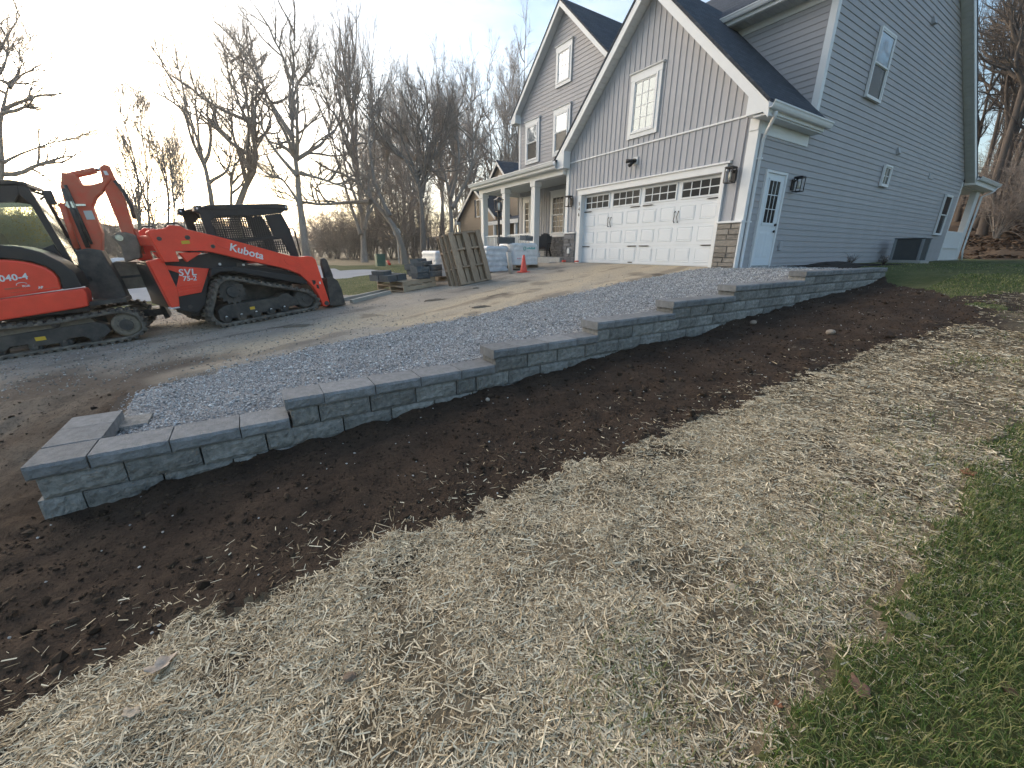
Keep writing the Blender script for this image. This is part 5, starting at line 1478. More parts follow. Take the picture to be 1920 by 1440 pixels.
# underside (bottom boards) faces the camera: flip the thickness away from it
lab = ["grey weathered pallet at the front of the leaning row, beside the block stack",
       "weathered pallet second in the leaning row", "weathered pallet third in the leaning row, against the white wrapped load"]
for i in range(3):
    o0 = a - ez * 0 if (ez @ (CAM - a)) > 0 else a
    s_ = 1 if ez @ (CAM - a) > 0 else -1
    off = -s_ * (.135 * i) * ez + ey * (-.06 * i)
    mm = Matrix.Identity(4)
    zax = -s_ * ez; yax = ey if s_ < 0 else ey
    # keep a right-handed frame: x = ex, z = zax -> y = z cross x
    yv = np.cross(zax, ex)
    org = a + off if yv @ ey > 0 else a + off + ey * Wp
    for k_ in range(3):
        mm[k_][0] = ex[k_]; mm[k_][1] = yv[k_]; mm[k_][2] = zax[k_]; mm[k_][3] = org[k_]
    e = empty("pallet"); e.matrix_world = mm
    tag(e, lab[i], "pallet", "pallets leaning in a row by the driveway")
    W_, L_ = Wp, Lp
    # the face towards the camera: three wide boards running up, short cross blocks between, then stringers and deck
    for y in (0.0, W_ * .5 - .075, W_ - .15): MB().box(0, L_, y, y + .15, 0, .02).build("bottom_board", M_wood, e)
    for x in (0.0, L_ * .34 - .02, L_ * .68 - .02, L_ - .04): MB().box(x, x + .04, .002, W_ - .002, .0205, .105).build("stringer", M_wood, e)
    n = 7
    for q in range(n):
        y = (W_ - .125) * q / (n - 1); MB().box(0, L_, y, y + .115, .1055, .124).build("deck_board", M_wood, e)

# two stacked pallets with loose wall blocks
pa = np.array([1.14, -6.65]); ang = math.atan2(.97, -.30)
def flat(x, y, z, rz): return Matrix.Translation((x, y, z)) @ Matrix.Rotation(rz, 4, 'Z')
sl = Matrix.Rotation(math.radians(-5.2), 4, 'X')
base_z = gz(.7, -6.2) - .01
dirv2 = np.array([math.cos(ang), math.sin(ang)]); lv = np.array([-dirv2[1], dirv2[0]])
def P2(s, t): return pa + dirv2 * s + lv * t
tilt = Matrix.Rotation(math.radians(-5.0), 4, 'Y')
z0p = gz(1.14, -6.65)
for i, lb in enumerate(("grey wooden pallet on the ground under the loose wall blocks", "upper wooden pallet carrying the loose dark wall blocks")):
    o_ = P2(0.02 * i, 0.04 * i)
    mw = Matrix.Translation((o_[0], o_[1], z0p + .005 + .128 * i)) @ Matrix.Rotation(ang, 4, 'Z') @ tilt
    pallet("pallet", mw, lb, "pallet", "pallets under the loose blocks", M_wood_lt, 1.02, 1.18, 6)
top = z0p + .005 + .256
bm_loose = []
for vi in range(3):
    me = split_face_block("block", .40, .15, .26, 400 + vi, .014); me.materials.append(M_paver); bm_loose.append(me)
me = split_face_block("cap", .40, .09, .29, 431, .006); me.materials.append(M_paver)
def loose(s, t, zz, rz, me_, lb, rx=0.0):
    q = P2(s, t)
    o = bpy.data.objects.new("wall_block", me_); COL.objects.link(o)
    o.matrix_world = Matrix.Translation((q[0], q[1], top + zz + .087 * s)) @ Matrix.Rotation(ang + rz, 4, 'Z') @ tilt @ Matrix.Rotation(rx, 4, 'X')
    tag(o, lb, "block", "loose wall blocks on the pallet")
R90 = -math.pi / 2
loose(.02, .28, .0, 0, bm_loose[0], "dark wall block at the near left corner of the block pallet")
loose(.30, .28, .0, 0, bm_loose[1], "dark wall block beside the near left corner block")
loose(.45, .02, .0, R90, bm_loose[2], "dark wall block on the bottom row at the pallet's near edge")
loose(.86, .02, .0, R90, bm_loose[0], "dark wall block at the right end of the pallet's near edge")
loose(.45, .02, .152, R90, bm_loose[1], "dark wall block stacked on the near edge row")
loose(.90, .03, .152, R90 + .06, bm_loose[2], "dark wall block stacked at the right end of the pallet")
loose(.62, .03, .304, R90 + .15, me, "pale topped cap block lying on top of the stack", .08)
loose(.30, .75, .0, .05, bm_loose[0], "dark wall block lying at the back left of the pallet")
loose(.02, .72, .0, 0, bm_loose[2], "dark wall block at the far left corner of the pallet")
loose(.10, .62, .152, .25, me, "long dark cap laid across the back blocks")
loose(.75, .55, .0, R90, bm_loose[1], "dark wall block in the middle of the pallet")
loose(.75, .50, .152, R90 - .1, bm_loose[0], "dark wall block stacked in the middle of the pallet")
loose(.85, .48, .304, R90 + .3, bm_loose[2], "dark wall block crowning the middle of the stack")
loose(.98, .95, .0, R90, bm_loose[0], "dark wall block at the far right corner of the pallet")
loose(.92, .92, .152, R90 + .1, bm_loose[1], "dark wall block stacked at the far right corner of the pallet")

# wrapped loads
def wrapped(name, x, y, w, d, h, rz, mt, label, seed, pal=True, bulge=.025, mt2=None):
    z = gz(x, y)
    e = empty(name, (x, y, z), rz); tag(e, label, "wrapped pallet")
    r = np.random.default_rng(seed)
    if pal:
        for yy in (-d / 2, -.02, d / 2 - .04): MB().box(-w / 2, w / 2, yy, yy + .04, .02, .10).build("stringer", M_wood_lt, e)
        for q in range(5): MB().box(-w / 2 + (w - .1) * q / 4, -w / 2 + (w - .1) * q / 4 + .1, -d / 2, d / 2, .101, .12).build("deck_board", M_wood_lt, e)
        for q in range(3): MB().box(-w / 2 + (w - .1) * q / 2, -w / 2 + (w - .1) * q / 2 + .1, -d / 2, d / 2, 0, .019).build("bottom_board", M_wood_lt, e)
    z0 = .122 if pal else .0
    # body: rounded box grid with wrinkles
    n = 12; V = []; F = []
    ringn = 4 * n
    def ring(zz, sc):
        out = []
        for k_ in range(ringn):
            sd_, f_ = divmod(k_, n); f_ = f_ / n * 2 - 1
            p = [(f_, -1), (1, f_), (-f_, 1), (-1, -f_)][sd_]
            rr = 1.0 - .05 * (max(0, abs(f_) - .75) / .25) ** 2
            out.append((p[0] * w / 2 * rr * sc, p[1] * d / 2 * rr * sc, zz))
        return out
    lv_ = 14
    for j in range(lv_ + 1):
        zz = z0 + (h - z0) * j / lv_
        sc = 1.0 - (.05 if j == lv_ else 0)
        rg = np.array(ring(zz, sc))
        rg[:, :2] *= (1 + bulge * (r.random((ringn, 1)) - .5) + bulge * .8 * math.sin(j * 2.1))
        rg[:, 2] += r.uniform(-.012, .012, ringn) * (0 if j == 0 else 1)
        V += [tuple(q) for q in rg]
    for j in range(lv_):
        for k_ in range(ringn):
            F.append((j*ringn+k_, j*ringn+(k_+1)%ringn, (j+1)*ringn+(k_+1)%ringn, (j+1)*ringn+k_))
    V.append((0, 0, h + .01)); c_ = len(V) - 1
    for k_ in range(ringn): F.append((lv_*ringn+k_, lv_*ringn+(k_+1)%ringn, c_))
    MB().add(V, F, True).build("wrapped_stack", mt, e)
    return e
wrapped("wrapped_pallet", -.42, -4.95, .95, .85, .80, .1, M_wrapw, "white stretch-wrapped load standing behind the leaning pallets", 3)
M_bag = mat("bagged_stone_film", (.40, .46, .52), .25, vscale=5, var_col=(.66, .70, .74), bump=.8, bscale=8, spec=.6)
w2 = wrapped("wrapped_pallet", -.72, -3.12, .85, .80, .76, .05, M_bag, "grey and white crumpled film-wrapped load left of the cardboard tube", 5, False, .05)
w3 = wrapped("wrapped_pallet", -.62, -2.12, .95, .98, .78, .05, M_wrap, "clear-wrapped white pallet load with teal print behind the traffic cone", 8, True)
M_teal = mat("teal_print", (.08, .42, .42), .5); M_pink = mat("pink_print", (.62, .25, .30), .5)
MB().tube([(.487, -.10 + .05 * math.cos(q), .62 + .05 * math.sin(q)) for q in np.linspace(0, 6.28, 14)], .010, 5).build("print_mark", M_teal, w3)
for i in range(6): MB().box(.484, .489, .0 + i * .055, .04 + i * .055, .60, .64 + .02 * (i % 2)).build("print_mark", M_teal, w3)
for i in range(3): MB().box(.484, .489, -.40 + i * .06, -.36 + i * .06, .30, .33).build("print_mark", M_pink, w3)
# slabs on top of the wrapped loads
o = MB().box(-.30, .30, -.05, .05, 0, .20).build("wall_block", M_paver, None, .01); o.location = (-.50, -2.68, gz(-.6, -2.6) + .80); o.rotation_euler = (.1, 0, 1.5)
tag(o, "grey block standing on edge on top of the wrapped loads", "block")
o = link("wall_block", bm_loose[1], M_paver); o.location = (-.50, -1.92, gz(-.6, -2.1) + .862); o.rotation_euler = (0, .1, .3)
tag(o, "dark block resting on the teal-printed wrapped load", "block")
# cardboard tube
o = MB().tube([(.70, -3.24, gz(.66, -3.24) - .01), (.66, -3.31, gz(.66, -3.24) + .61)], .068, 18).build("cardboard_tube", mat("dusty_cardboard", (.40, .38, .36), .9, vscale=9, var_col=(.55, .52, .48), bump=.2, bscale=30))
tag(o, "pale upright cardboard form tube standing in front of the wrapped loads", "tube")
# traffic cone
ce = empty("traffic_cone", (.82, -2.88, gz(.82, -2.88))); tag(ce, "small orange traffic cone on the driveway before the wrapped loads", "cone")
MB().box(-.15, .15, -.15, .15, 0, .03).build("base", M_cone, ce, .01)
MB().tube([(0, 0, .03), (0, 0, .06), (0, 0, .50)], [.115, .10, .028], 20).build("cone_body", M_cone, ce)
# orange cable reels at the garage corner
for x, y, lb in ((-.56, -.20, "tangle of orange string on the ground by the left stone pier"), (.08, -.16, "small orange string bundle at the garage door's left foot")):
    pts = []
    r = random.Random(int(x * 100))
    for i in range(60):
        a_ = i * .75; pts.append((x + (.06 + .03 * r.random()) * math.cos(a_), y + (.05 + .02 * r.random()) * math.sin(a_), gz(x, y) + .03 + .05 * r.random()))
    tag(MB().tube(pts, .009, 5).build("orange_string", M_cone), lb, "string")
# edging timbers
def timber(p, q, lb):
    z1, z2 = gz(*p) + .035, gz(*q) + .035
    tag(MB().bar((p[0], p[1], z1), (q[0], q[1], z2), .09, .09).build("edging_timber", mat("grey_timber", (.30, .28, .25), .9, vscale=4, var_col=(.38, .36, .32), bump=.3), None, .008), lb, "timber", "timbers along the lawn edge")
timber((1.55, -8.0), (.95, -6.95), "pale edging timber nearer the driveway, by the track loader's bucket")
timber((1.0, -8.2), (.30, -6.85), "pale edging timber on the lawn side, behind the nearer one")
# lamp post by the porch
lp = px(937, 420, 13.6); lx, ly = -1.62, -2.28; lz = gz(lx, ly)
le = empty("lamp_post", (lx, ly, lz)); tag(le, "black post lantern standing in front of the porch railing", "lamp post")
MB().tube([(0, 0, 0), (0, 0, .30), (0, 0, .32), (0, 0, 1.75), (0, 0, 1.82)], [.055, .055, .04, .04, .06], 12).build("post", M_black, le)
lc = MB()
for sx in (-1, 1):
    for sy in (-1, 1): lc.bar((.08 * sx, .08 * sy, 1.84), (.105 * sx, .105 * sy, 2.20), .018)
lc.box(-.09, .09, -.09, .09, 1.82, 1.85).add([(-.14, -.14, 2.20), (.14, -.14, 2.20), (.14, .14, 2.20), (-.14, .14, 2.20), (0, 0, 2.30)], [(0, 1, 4), (1, 2, 4), (2, 3, 4), (3, 0, 4), (3, 2, 1, 0)])
lc.build("lantern_cage", M_black, le)
MB().cyl((0, 0, 2.0), (0, 0, 1), .05, .22, 12).build("lamp_glass", mat("lamp_glass", (.70, .70, .66), .2), le)
# porch chair
ch = empty("porch_chair", (-3.55, 1.0, .14), math.radians(38)); tag(ch, "dark slatted adirondack chair on the front porch", "chair")
M_chair = mat("dark_resin", (.035, .033, .034), .6, var=.15, vscale=5)
for i in range(6):
    x = -.26 + i * .095; hgt = [.86, .93, .97, .97, .93, .86][i]
    MB().hexa([(x, .30, .30), (x + .085, .30, .30), (x + .085, .325, .30), (x, .325, .30), (x - .01, .56, hgt), (x + .095, .56, hgt), (x + .095, .585, hgt), (x - .01, .585, hgt)]).build("back_slat", M_chair, ch)
for i in range(5): MB().box(-.28, .28, -.28 + i * .12, -.18 + i * .12, .36 - i * .03, .38 - i * .03).build("seat_slat", M_chair, ch)
for sx in (-.34, .28):
    MB().box(sx, sx + .06, -.30, .40, .52, .545).build("armrest", M_chair, ch)
    MB().box(sx + .01, sx + .05, -.28, -.20, 0, .519).build("leg", M_chair, ch)
    MB().bar((sx + .03, .45, .0), (sx + .03, .10, .34), .04, .09).build("leg", M_chair, ch)
# air conditioner
ac = empty("air_conditioner", (6.28, 9.35, 0.0)); tag(ac, "dark grey air conditioner on a concrete pad by the side wall", "air conditioner")
M_ac = mat("ac_grey", (.075, .085, .095), .55, var=.1, vscale=5)
M_acl = mat("ac_panel", (.22, .24, .26), .5, var=.05, vscale=5)
MB().box(-.46, .46, -.46, .46, -.05, .11).build("pad", M_conc, ac, .01)
MB().box(-.35, .35, -.35, .35, .112, .78).build("coil_core", M_ac, ac)
for k_ in range(4):
    sx, sy = [(-1, -1), (1, -1), (1, 1), (-1, 1)][k_]
    MB().box(sx * .345 - .035, sx * .345 + .035, sy * .345 - .035, sy * .345 + .035, .112, .785).build("corner_post", M_acl, ac, .01)
for i in range(22):
    z = .14 + i * .029
    b_ = MB().box(-.31, .31, -.362, -.351, z, z + .012).box(.351, .362, -.31, .31, z, z + .012); b_.build("louvre", M_ac, ac)
MB().box(-.39, .39, -.39, .39, .786, .82).build("top_panel", M_ac, ac, .012)
MB().tube([(-.36, -.1, .25), (-.50, -.12, .22), (-.58, -.12, .12), (-.70, -.12, .10)], .028, 8).build("refrigerant_line", M_trim, ac)
# shrub twigs in the side bed, mulch mound
def twig_shrub(x, y, h, n, lb, seed):
    r = random.Random(seed); b_ = MB(); z = gz(x, y)
    for i in range(n):
        a_ = r.uniform(0, 6.28); l_ = h * r.uniform(.6, 1.0); p = np.array([0, 0, -.02]); dv = np.array([math.cos(a_) * r.uniform(.2, .7), math.sin(a_) * r.uniform(.2, .7), 1.0]); dv /= np.linalg.norm(dv)
        pts = [p]; 
        for k_ in range(4): p = p + dv * l_ / 4 + np.array([r.uniform(-.02, .02), r.uniform(-.02, .02), 0]); pts.append(p)
        b_.tube(pts, [.006, .005, .004, .003, .002], 4)
        for k_ in range(4):
            q = pts[1 + k_ % 4]; e_ = q + np.array([r.uniform(-.1, .1), r.uniform(-.1, .1), r.uniform(.02, .1)]); b_.tube([q, e_], [.003, .0015], 3)
    o = b_.build("shrub", mat("twig_bark", (.10, .075, .055), .9)); o.location = (x, y, z)
    tag(o, lb, "shrub", "bare shrubs in the side bed")
twig_shrub(6.35, 4.3, .30, 22, "small bare twiggy shrub in the side bed nearer the door", 1)
twig_shrub(6.45, 6.6, .28, 18, "small bare twiggy shrub in the side bed nearer the air conditioner", 2)
def mound(name, x, y, rx, ry, h, mt, lb, cat, seed, rz=0.0):
    V = []; F = []; r = np.random.default_rng(seed); nr, na = 7, 26
    for i in range(nr + 1):
        f_ = i / nr
        for j in range(na):
            a_ = 2 * math.pi * j / na; q = f_ * (1 + .12 * r.normal() * (f_ > .2) * .5)
            V.append((rx * q * math.cos(a_), ry * q * math.sin(a_), h * (1 - f_ * f_) ** 1.2 + r.uniform(-.012, .012) - .03 * (i == nr)))
    for i in range(nr):
        for j in range(na): F.append((i*na+j, i*na+(j+1)%na, (i+1)*na+(j+1)%na, (i+1)*na+j))
    o = MB().add(V, F, True).build(name, mt); o.location = (x, y, gz(x, y)); o.rotation_euler = (0, 0, rz)
    return tag(o, lb, cat)
M_mulch = mat("mulch", (.016, .012, .010), .95, vscale=20, var_col=(.03, .022, .016), bump=1.0, bscale=40)
mound("mulch_pile", 6.35, 3.4, .5, 1.5, .11, M_mulch, "low dark mulch mound against the side wall foundation", "mulch", 4)
# rocks lying in the soil and dead leaves
def rock(u, v, r_, lb, c, seed, kind="stone", sq=.7):
    p = hit(u, v); me = None
    V, F = stones(np.array([[0, 0, 0]]), np.array([r_]), 'ico', .22, sq)
    o = link(kind, fast_mesh(kind, V, F), mat("rock_" + str(c), c, .9, vscale=20, var_col=tuple(min(1, q * 1.4) for q in c), bump=.5, bscale=50))
    s = o.modifiers.new("sub", 'SUBSURF'); s.levels = 1; s.render_levels = 1
    o.location = (p[0], p[1], p[2] + r_ * .3); tag(o, lb, kind)
def hit(u, v):
    d = FW + RT * (u - 960) / FPX + UP * (720 - v) / FPX; d = d / np.linalg.norm(d)
    t_ = .5
    while t_ < 80:
        p = CAM + d * t_
        if p[2] < gz(p[0], p[1]): return p
        t_ += .01 + .004 * t_
    return CAM + d * 80
rock(915, 752, .042, "pale rounded stone lying in the soil near the wall's middle steps", (.34, .30, .25), 1)
rock(1556, 626, .075, "brownish stone half buried in the upper soil slope", (.24, .20, .16), 2)
rock(1412, 607, .07, "grey-brown stone at the wall foot by the upper steps", (.22, .18, .14), 3)
rock(700, 1052, .022, "pale stone at the edge of the straw left of centre", (.38, .35, .30), 4)
rock(1030, 1405, .022, "pale pebble lying in the straw near the bottom of the picture", (.45, .42, .35), 5)
rock(655, 1275, .05, "brown dirt clod lying in the straw left of centre", (.14, .10, .07), 6, "dirt_clod", .6)
rock(1150, 1010, .03, "dark dirt clod in the straw beyond the grey patch", (.06, .045, .03), 7, "dirt_clod", .6)
rock(1375, 1105, .04, "tan dirt clod in the straw before the lawn", (.30, .25, .18), 8, "dirt_clod", .45)
rock(1190, 1072, .028, "dark dirt clod in the middle of the straw", (.05, .04, .03), 9, "dirt_clod", .5)
def leaf(u, v, size, rz, col, lb, lobes=5, curl=.5):
    p = hit(u, v); out = []
    n = 40
    for i in range(n):
        a_ = 2 * math.pi * i / n
        r_ = size * (.55 + .30 * abs(math.cos(lobes * a_ / 2)) ** 1.5) * (1.25 if abs(a_ - math.pi / 2) < .5 else 1) * (1 - .35 * math.exp(-((a_ - 1.5 * math.pi) / .35) ** 2))
        x, y = r_ * math.cos(a_) * .8, r_ * math.sin(a_) * 1.25
        out.append((x, y, curl * (abs(x) ** 1.3) * 1.2 + .25 * curl * abs(y) + .008))
    mid = [(q[0] * .45, q[1] * .5, q[2] * .35 + .004) for q in out]
    V = [(0, 0, .006)] + mid + out
    F = [(0, 1 + i, 1 + (i + 1) % n) for i in range(n)] + [(1 + i, 1 + n + i, 1 + n + (i + 1) % n, 1 + (i + 1) % n) for i in range(n)]
    b_ = MB().add(V, F, True).tube([(0, -size * .7, .01), (0, -size * 1.4, .02)], [.0018, .0012], 4)
    o = b_.build("dead_leaf", mat("leaf_" + lb[:12], col, .75, vscale=40, var_col=tuple(q * .65 for q in col)))
    s = o.modifiers.new("thickness", 'SOLIDIFY'); s.thickness = .0012
    o.location = (p[0], p[1], p[2] + .012); o.rotation_euler = (random.uniform(-.3, .3), random.uniform(-.3, .3), rz)
    tag(o, lb, "leaf", "dead leaves on the ground")
leaf(1815, 893, .055, .4, (.22, .09, .045), "rust brown curled leaf at the straw and lawn edge")
leaf(1612, 1300, .040, 1.0, (.20, .11, .075), "brown lobed leaf lying in the lawn grass at lower right")
leaf(1706, 1165, .040, 2.0, (.44, .36, .25), "pale crumpled leaf on the lawn near the straw edge")
leaf(300, 1262, .055, .9, (.48, .40, .32), "pale pinkish folded leaf where soil meets straw at left", 5, 1.2)
leaf(1457, 1330, .022, .2, (.30, .13, .06), "small rust leaf on the straw edge above the lawn corner")
leaf(1890, 1302, .030, .7, (.12, .06, .04), "dark brown leaf in the lawn at the right edge")
leaf(250, 1345, .035, 2.4, (.40, .34, .26), "pale leaf in the straw at lower left")
# distant street furniture
tx = hit(718, 508); 
tp_ = px(714, 500, 23.0)
tb = empty("transformer_box", (tp_[0], tp_[1], gz(tp_[0], tp_[1]))); tag(tb, "green utility transformer box beyond the lawn", "utility box")
MB().box(-.24, .24, -.24, .24, 0, .62).build("cabinet", mat("utility_green", (.05, .13, .09), .55, var=.1), tb, .02)
MB().box(-.255, .255, -.255, .255, .621, .67).build("lid", mat("utility_green", (.05, .13, .09)), tb, .02)
def sign(u, depth, h, lb):
    p = px(u, 487, depth); z = gz(p[0], p[1]); e = empty("sign_post", (p[0], p[1], z)); tag(e, lb, "sign")
    MB().bar((0, 0, 0), (0, 0, h), .06).build("post", mat("galvanised", (.45, .46, .47), .5, metal=.4), e)
    MB().cyl((0.02, 0, h + .0), (.8, -.5, 0), .30, .02, 8).build("sign_plate", mat("sign_back", (.5, .5, .5), .5, metal=.3), e)
sign(748, 30, 2.2, "grey sign on a thin post before the woods")
o = MB().tube([px(803, 475, 24), px(802, 447, 24)], .05, 8).build("utility_stake", M_black); tag(o, "thin dark stake behind the white wrapped load", "stake")
o = MB().tube([px(731, 496, 22), px(727, 489, 22)], .08, 8).build("marker_stake", M_cone); tag(o, "short orange marker stake beyond the transformer box", "stake")

p_ = px(222, 486, 17.0)
mound("rubble_pile", p_[0], p_[1], .8, 1.0, .55, mat("white_rubble", (.5, .5, .5), .9, vscale=6, var_col=(.75, .75, .75), bump=1.0, bscale=12), "small whitish rubble pile behind the excavator's arm", "rubble", 12)
for (u_, v_, rx_, ry_, lb_) in ((822, 563, .09, .30, "dark damp dirt patch on the driveway left of the leaning pallets"), (905, 576, .07, .22, "small dark dirt patch on the driveway by the gravel edge"), (565, 612, .09, .26, "dark dirt patch on the driveway below the loader's track"), (893, 541, .07, .10, "small dark clod at the foot of the leaning pallets")):
    q_ = hit(u_, v_)
    mound("dirt_patch", q_[0], q_[1], rx_, ry_, .022, mat("damp_dirt", (.15, .12, .09), .95, vscale=30, var_col=(.22, .18, .135), bump=.8, bscale=60), lb_, "dirt", int(u_), -.2)
# ------------------------------------------------------------------ neighbouring house
nb = empty("neighbour_house", (-26.5, 10, -.4)); tag(nb, "tan sided neighbouring house with dark roof behind the porch columns", "house")
M_tan = mat("tan_siding", (.36, .27, .185), .6, var=.05, vscale=1.0, obj_var=.03)
def nbp(name, b, mt, parent=None): 
    o = b.build(name, mt, parent or nb)
    if parent is None: o.location = (26.5, -10, .4)
    return o
def gable_volume(x0, x1, ze, za, y0, y1, nm):
    xc = (x0 + x1) / 2
    w = nbp(nm, MB().prism([(x0, -.4), (x1, -.4), (x1, ze), (xc, za), (x0, ze)], y0 + .03, y1, 'y'), M_tan)
    z = .3; i = 0
    while z < za - .1:
        zb = z + .16
        h0 = (x1 - x0) / 2 if z < ze else (za - z) / (za - ze) * (x1 - x0) / 2
        h1 = (x1 - x0) / 2 if zb < ze else max(.02, (za - zb) / (za - ze) * (x1 - x0) / 2)
        nbp("siding_board", MB().hexa([(xc - h0, y0 - .02, z), (xc + h0, y0 - .02, z), (xc + h0, y0 + .03, z), (xc - h0, y0 + .03, z), (xc - h1, y0, zb), (xc + h1, y0, zb), (xc + h1, y0 + .03, zb), (xc - h1, y0 + .03, zb)]), M_tan, w)
        z = zb
    sl_ = (za - ze) / ((x1 - x0) / 2); ov = .35
    rfp = [(x0 - ov, ze - ov * sl_ + .12), (xc, za + .12), (x1 + ov, ze - ov * sl_ + .12), (x1 + ov, ze - ov * sl_ + .22), (xc, za + .24), (x0 - ov, ze - ov * sl_ + .22)]
    rf_ = nbp("roof", MB().prism(rfp, y0 - .35, y1, 'y'), M_shingle)
    for sg in (-1, 1):
        xe = xc + sg * ((x1 - x0) / 2 + ov); zz = ze - ov * sl_
        nbp("rake_board", MB().hexa([(xe, y0 - .37, zz - .12), (xc, y0 - .37, za - .12), (xc, y0 - .34, za - .12), (xe, y0 - .34, zz - .12), (xe, y0 - .37, zz + .13), (xc, y0 - .37, za + .13), (xc, y0 - .34, za + .13), (xe, y0 - .34, zz + .13)]), M_trim, rf_)
    return w
gable_volume(-30.3, -22.7, 3.45, 6.1, 10.0, 19.0, "garage_wing")
gable_volume(-27.6, -21.4, 5.3, 8.1, 11.5, 22.0, "main_wing")
nbp("eave_return", MB().box(-30.75, -30.1, 9.6, 10.0, 3.0, 3.3), M_trim)
nbp("corner_board", MB().box(-30.35, -30.15, 9.95, 10.02, -.3, 3.1), M_trim)
nbp("gable_vent", MB().box(-24.7, -24.2, 11.42, 11.48, 6.3, 7.1), M_trim)
nw = nbp("window", MB().box(-26.4, -25.6, 9.93, 9.98, 3.5, 5.1), M_trim)
nbp("pane", MB().box(-26.3, -25.7, 9.915, 9.928, 3.6, 5.0), M_dark_glass, nw)
nbp("shutter", MB().box(-26.75, -26.42, 9.93, 9.975, 3.5, 5.1), M_shingle)
nbp("shutter", MB().box(-25.58, -25.25, 9.93, 9.975, 3.5, 5.1), M_shingle)
nbp("porch_roof", MB().prism([(9.0, 2.7), (11.5, 3.3), (11.5, 3.45), (9.0, 2.85)], -22.6, -17.5, 'x'), M_shingle)
nbp("fascia", MB().box(-22.6, -17.5, 8.95, 9.0, 2.55, 2.85), M_trim)
nbp("porch_post", MB().box(-18.2, -18.0, 9.05, 9.25, -.3, 2.6), M_trim)
nbp("porch_post", MB().box(-21.6, -21.4, 9.05, 9.25, -.3, 2.6), M_trim)

# ------------------------------------------------------------------ trees
M_bark = mat("bark", (.20, .17, .145), .95, vscale=6, var_col=(.29, .255, .22), bump=.6, bscale=14, obj_var=.22, stretch=(1, 1, .25), spec=.15)
M_twig = mat("twig", (.25, .205, .175), .95, vscale=2, var_col=(.31, .26, .22), obj_var=.2, spec=.1)
def unit(v): return v / np.maximum(np.linalg.norm(v, axis=-1, keepdims=True), 1e-9)
def seg_prisms(P0, P1, R0, R1, k=3):
    d = unit(P1 - P0)
    ref = np.where(np.abs(d[:, 2:3]) > .9, np.array([[1.0, 0, 0]]), np.array([[0, 0, 1.0]]))
    a = unit(np.cross(d, ref)); b = np.cross(d, a)
    n = len(P0); out = np.zeros((n, 2 * k, 3))
    for j in range(k):
        t_ = 2 * math.pi * j / k
        o = math.cos(t_) * a + math.sin(t_) * b
        out[:, j] = P0 + o * R0[:, None]; out[:, k + j] = P1 + o * R1[:, None]
    q = np.array([(j, (j + 1) % k, k + (j + 1) % k, k + j) for j in range(k)])
    F = (q[None] + (np.arange(n) * 2 * k)[:, None, None]).reshape(-1, 4)
    return out.reshape(-1, 3), F
def grow(starts, dirs, lens, rads, K, wig, upb, r):
    """polylines (n, K+1, 3)"""
    n = len(starts); P = np.zeros((n, K + 1, 3)); P[:, 0] = starts; d = dirs.copy()
    D = np.zeros((n, K + 1, 3)); D[:, 0] = d
    for i in range(K):
        d = unit(d + r.normal(0, wig, (n, 3)) + np.array([0, 0, upb]))
        P[:, i + 1] = P[:, i] + d * (lens / K)[:, None]; D[:, i + 1] = d
    return P, D
def spawn(P, D, lens, rads, m_, t0, ang, ratio, r, rr=.55, taper=.55):
    n, K1, _ = P.shape
    t_ = r.uniform(t0, 1.0, (n, m_)); t_[:, 0] = .98
    f_ = t_ * (K1 - 1); i = np.minimum(f_.astype(int), K1 - 2); w = (f_ - i)[..., None]
    idx = np.arange(n)[:, None]
    S = P[idx, i] * (1 - w) + P[idx, i + 1] * w
    d = D[idx, i]
    pr_ = unit(np.cross(d, r.normal(size=d.shape)))
    a_ = r.normal(ang, .18, (n, m_, 1)); a_[:, 0] *= .35
    nd = unit(d * np.cos(a_) + pr_ * np.sin(a_))
    ln = lens[:, None] * ratio * (1.15 - taper * t_) * r.uniform(.65, 1.25, (n, m_))
    rd = np.minimum(rads[:, None] * (1 - .75 * t_) * .85, rads[:, None] * rr)
    return S.reshape(-1, 3), nd.reshape(-1, 3), ln.reshape(-1), rd.reshape(-1)
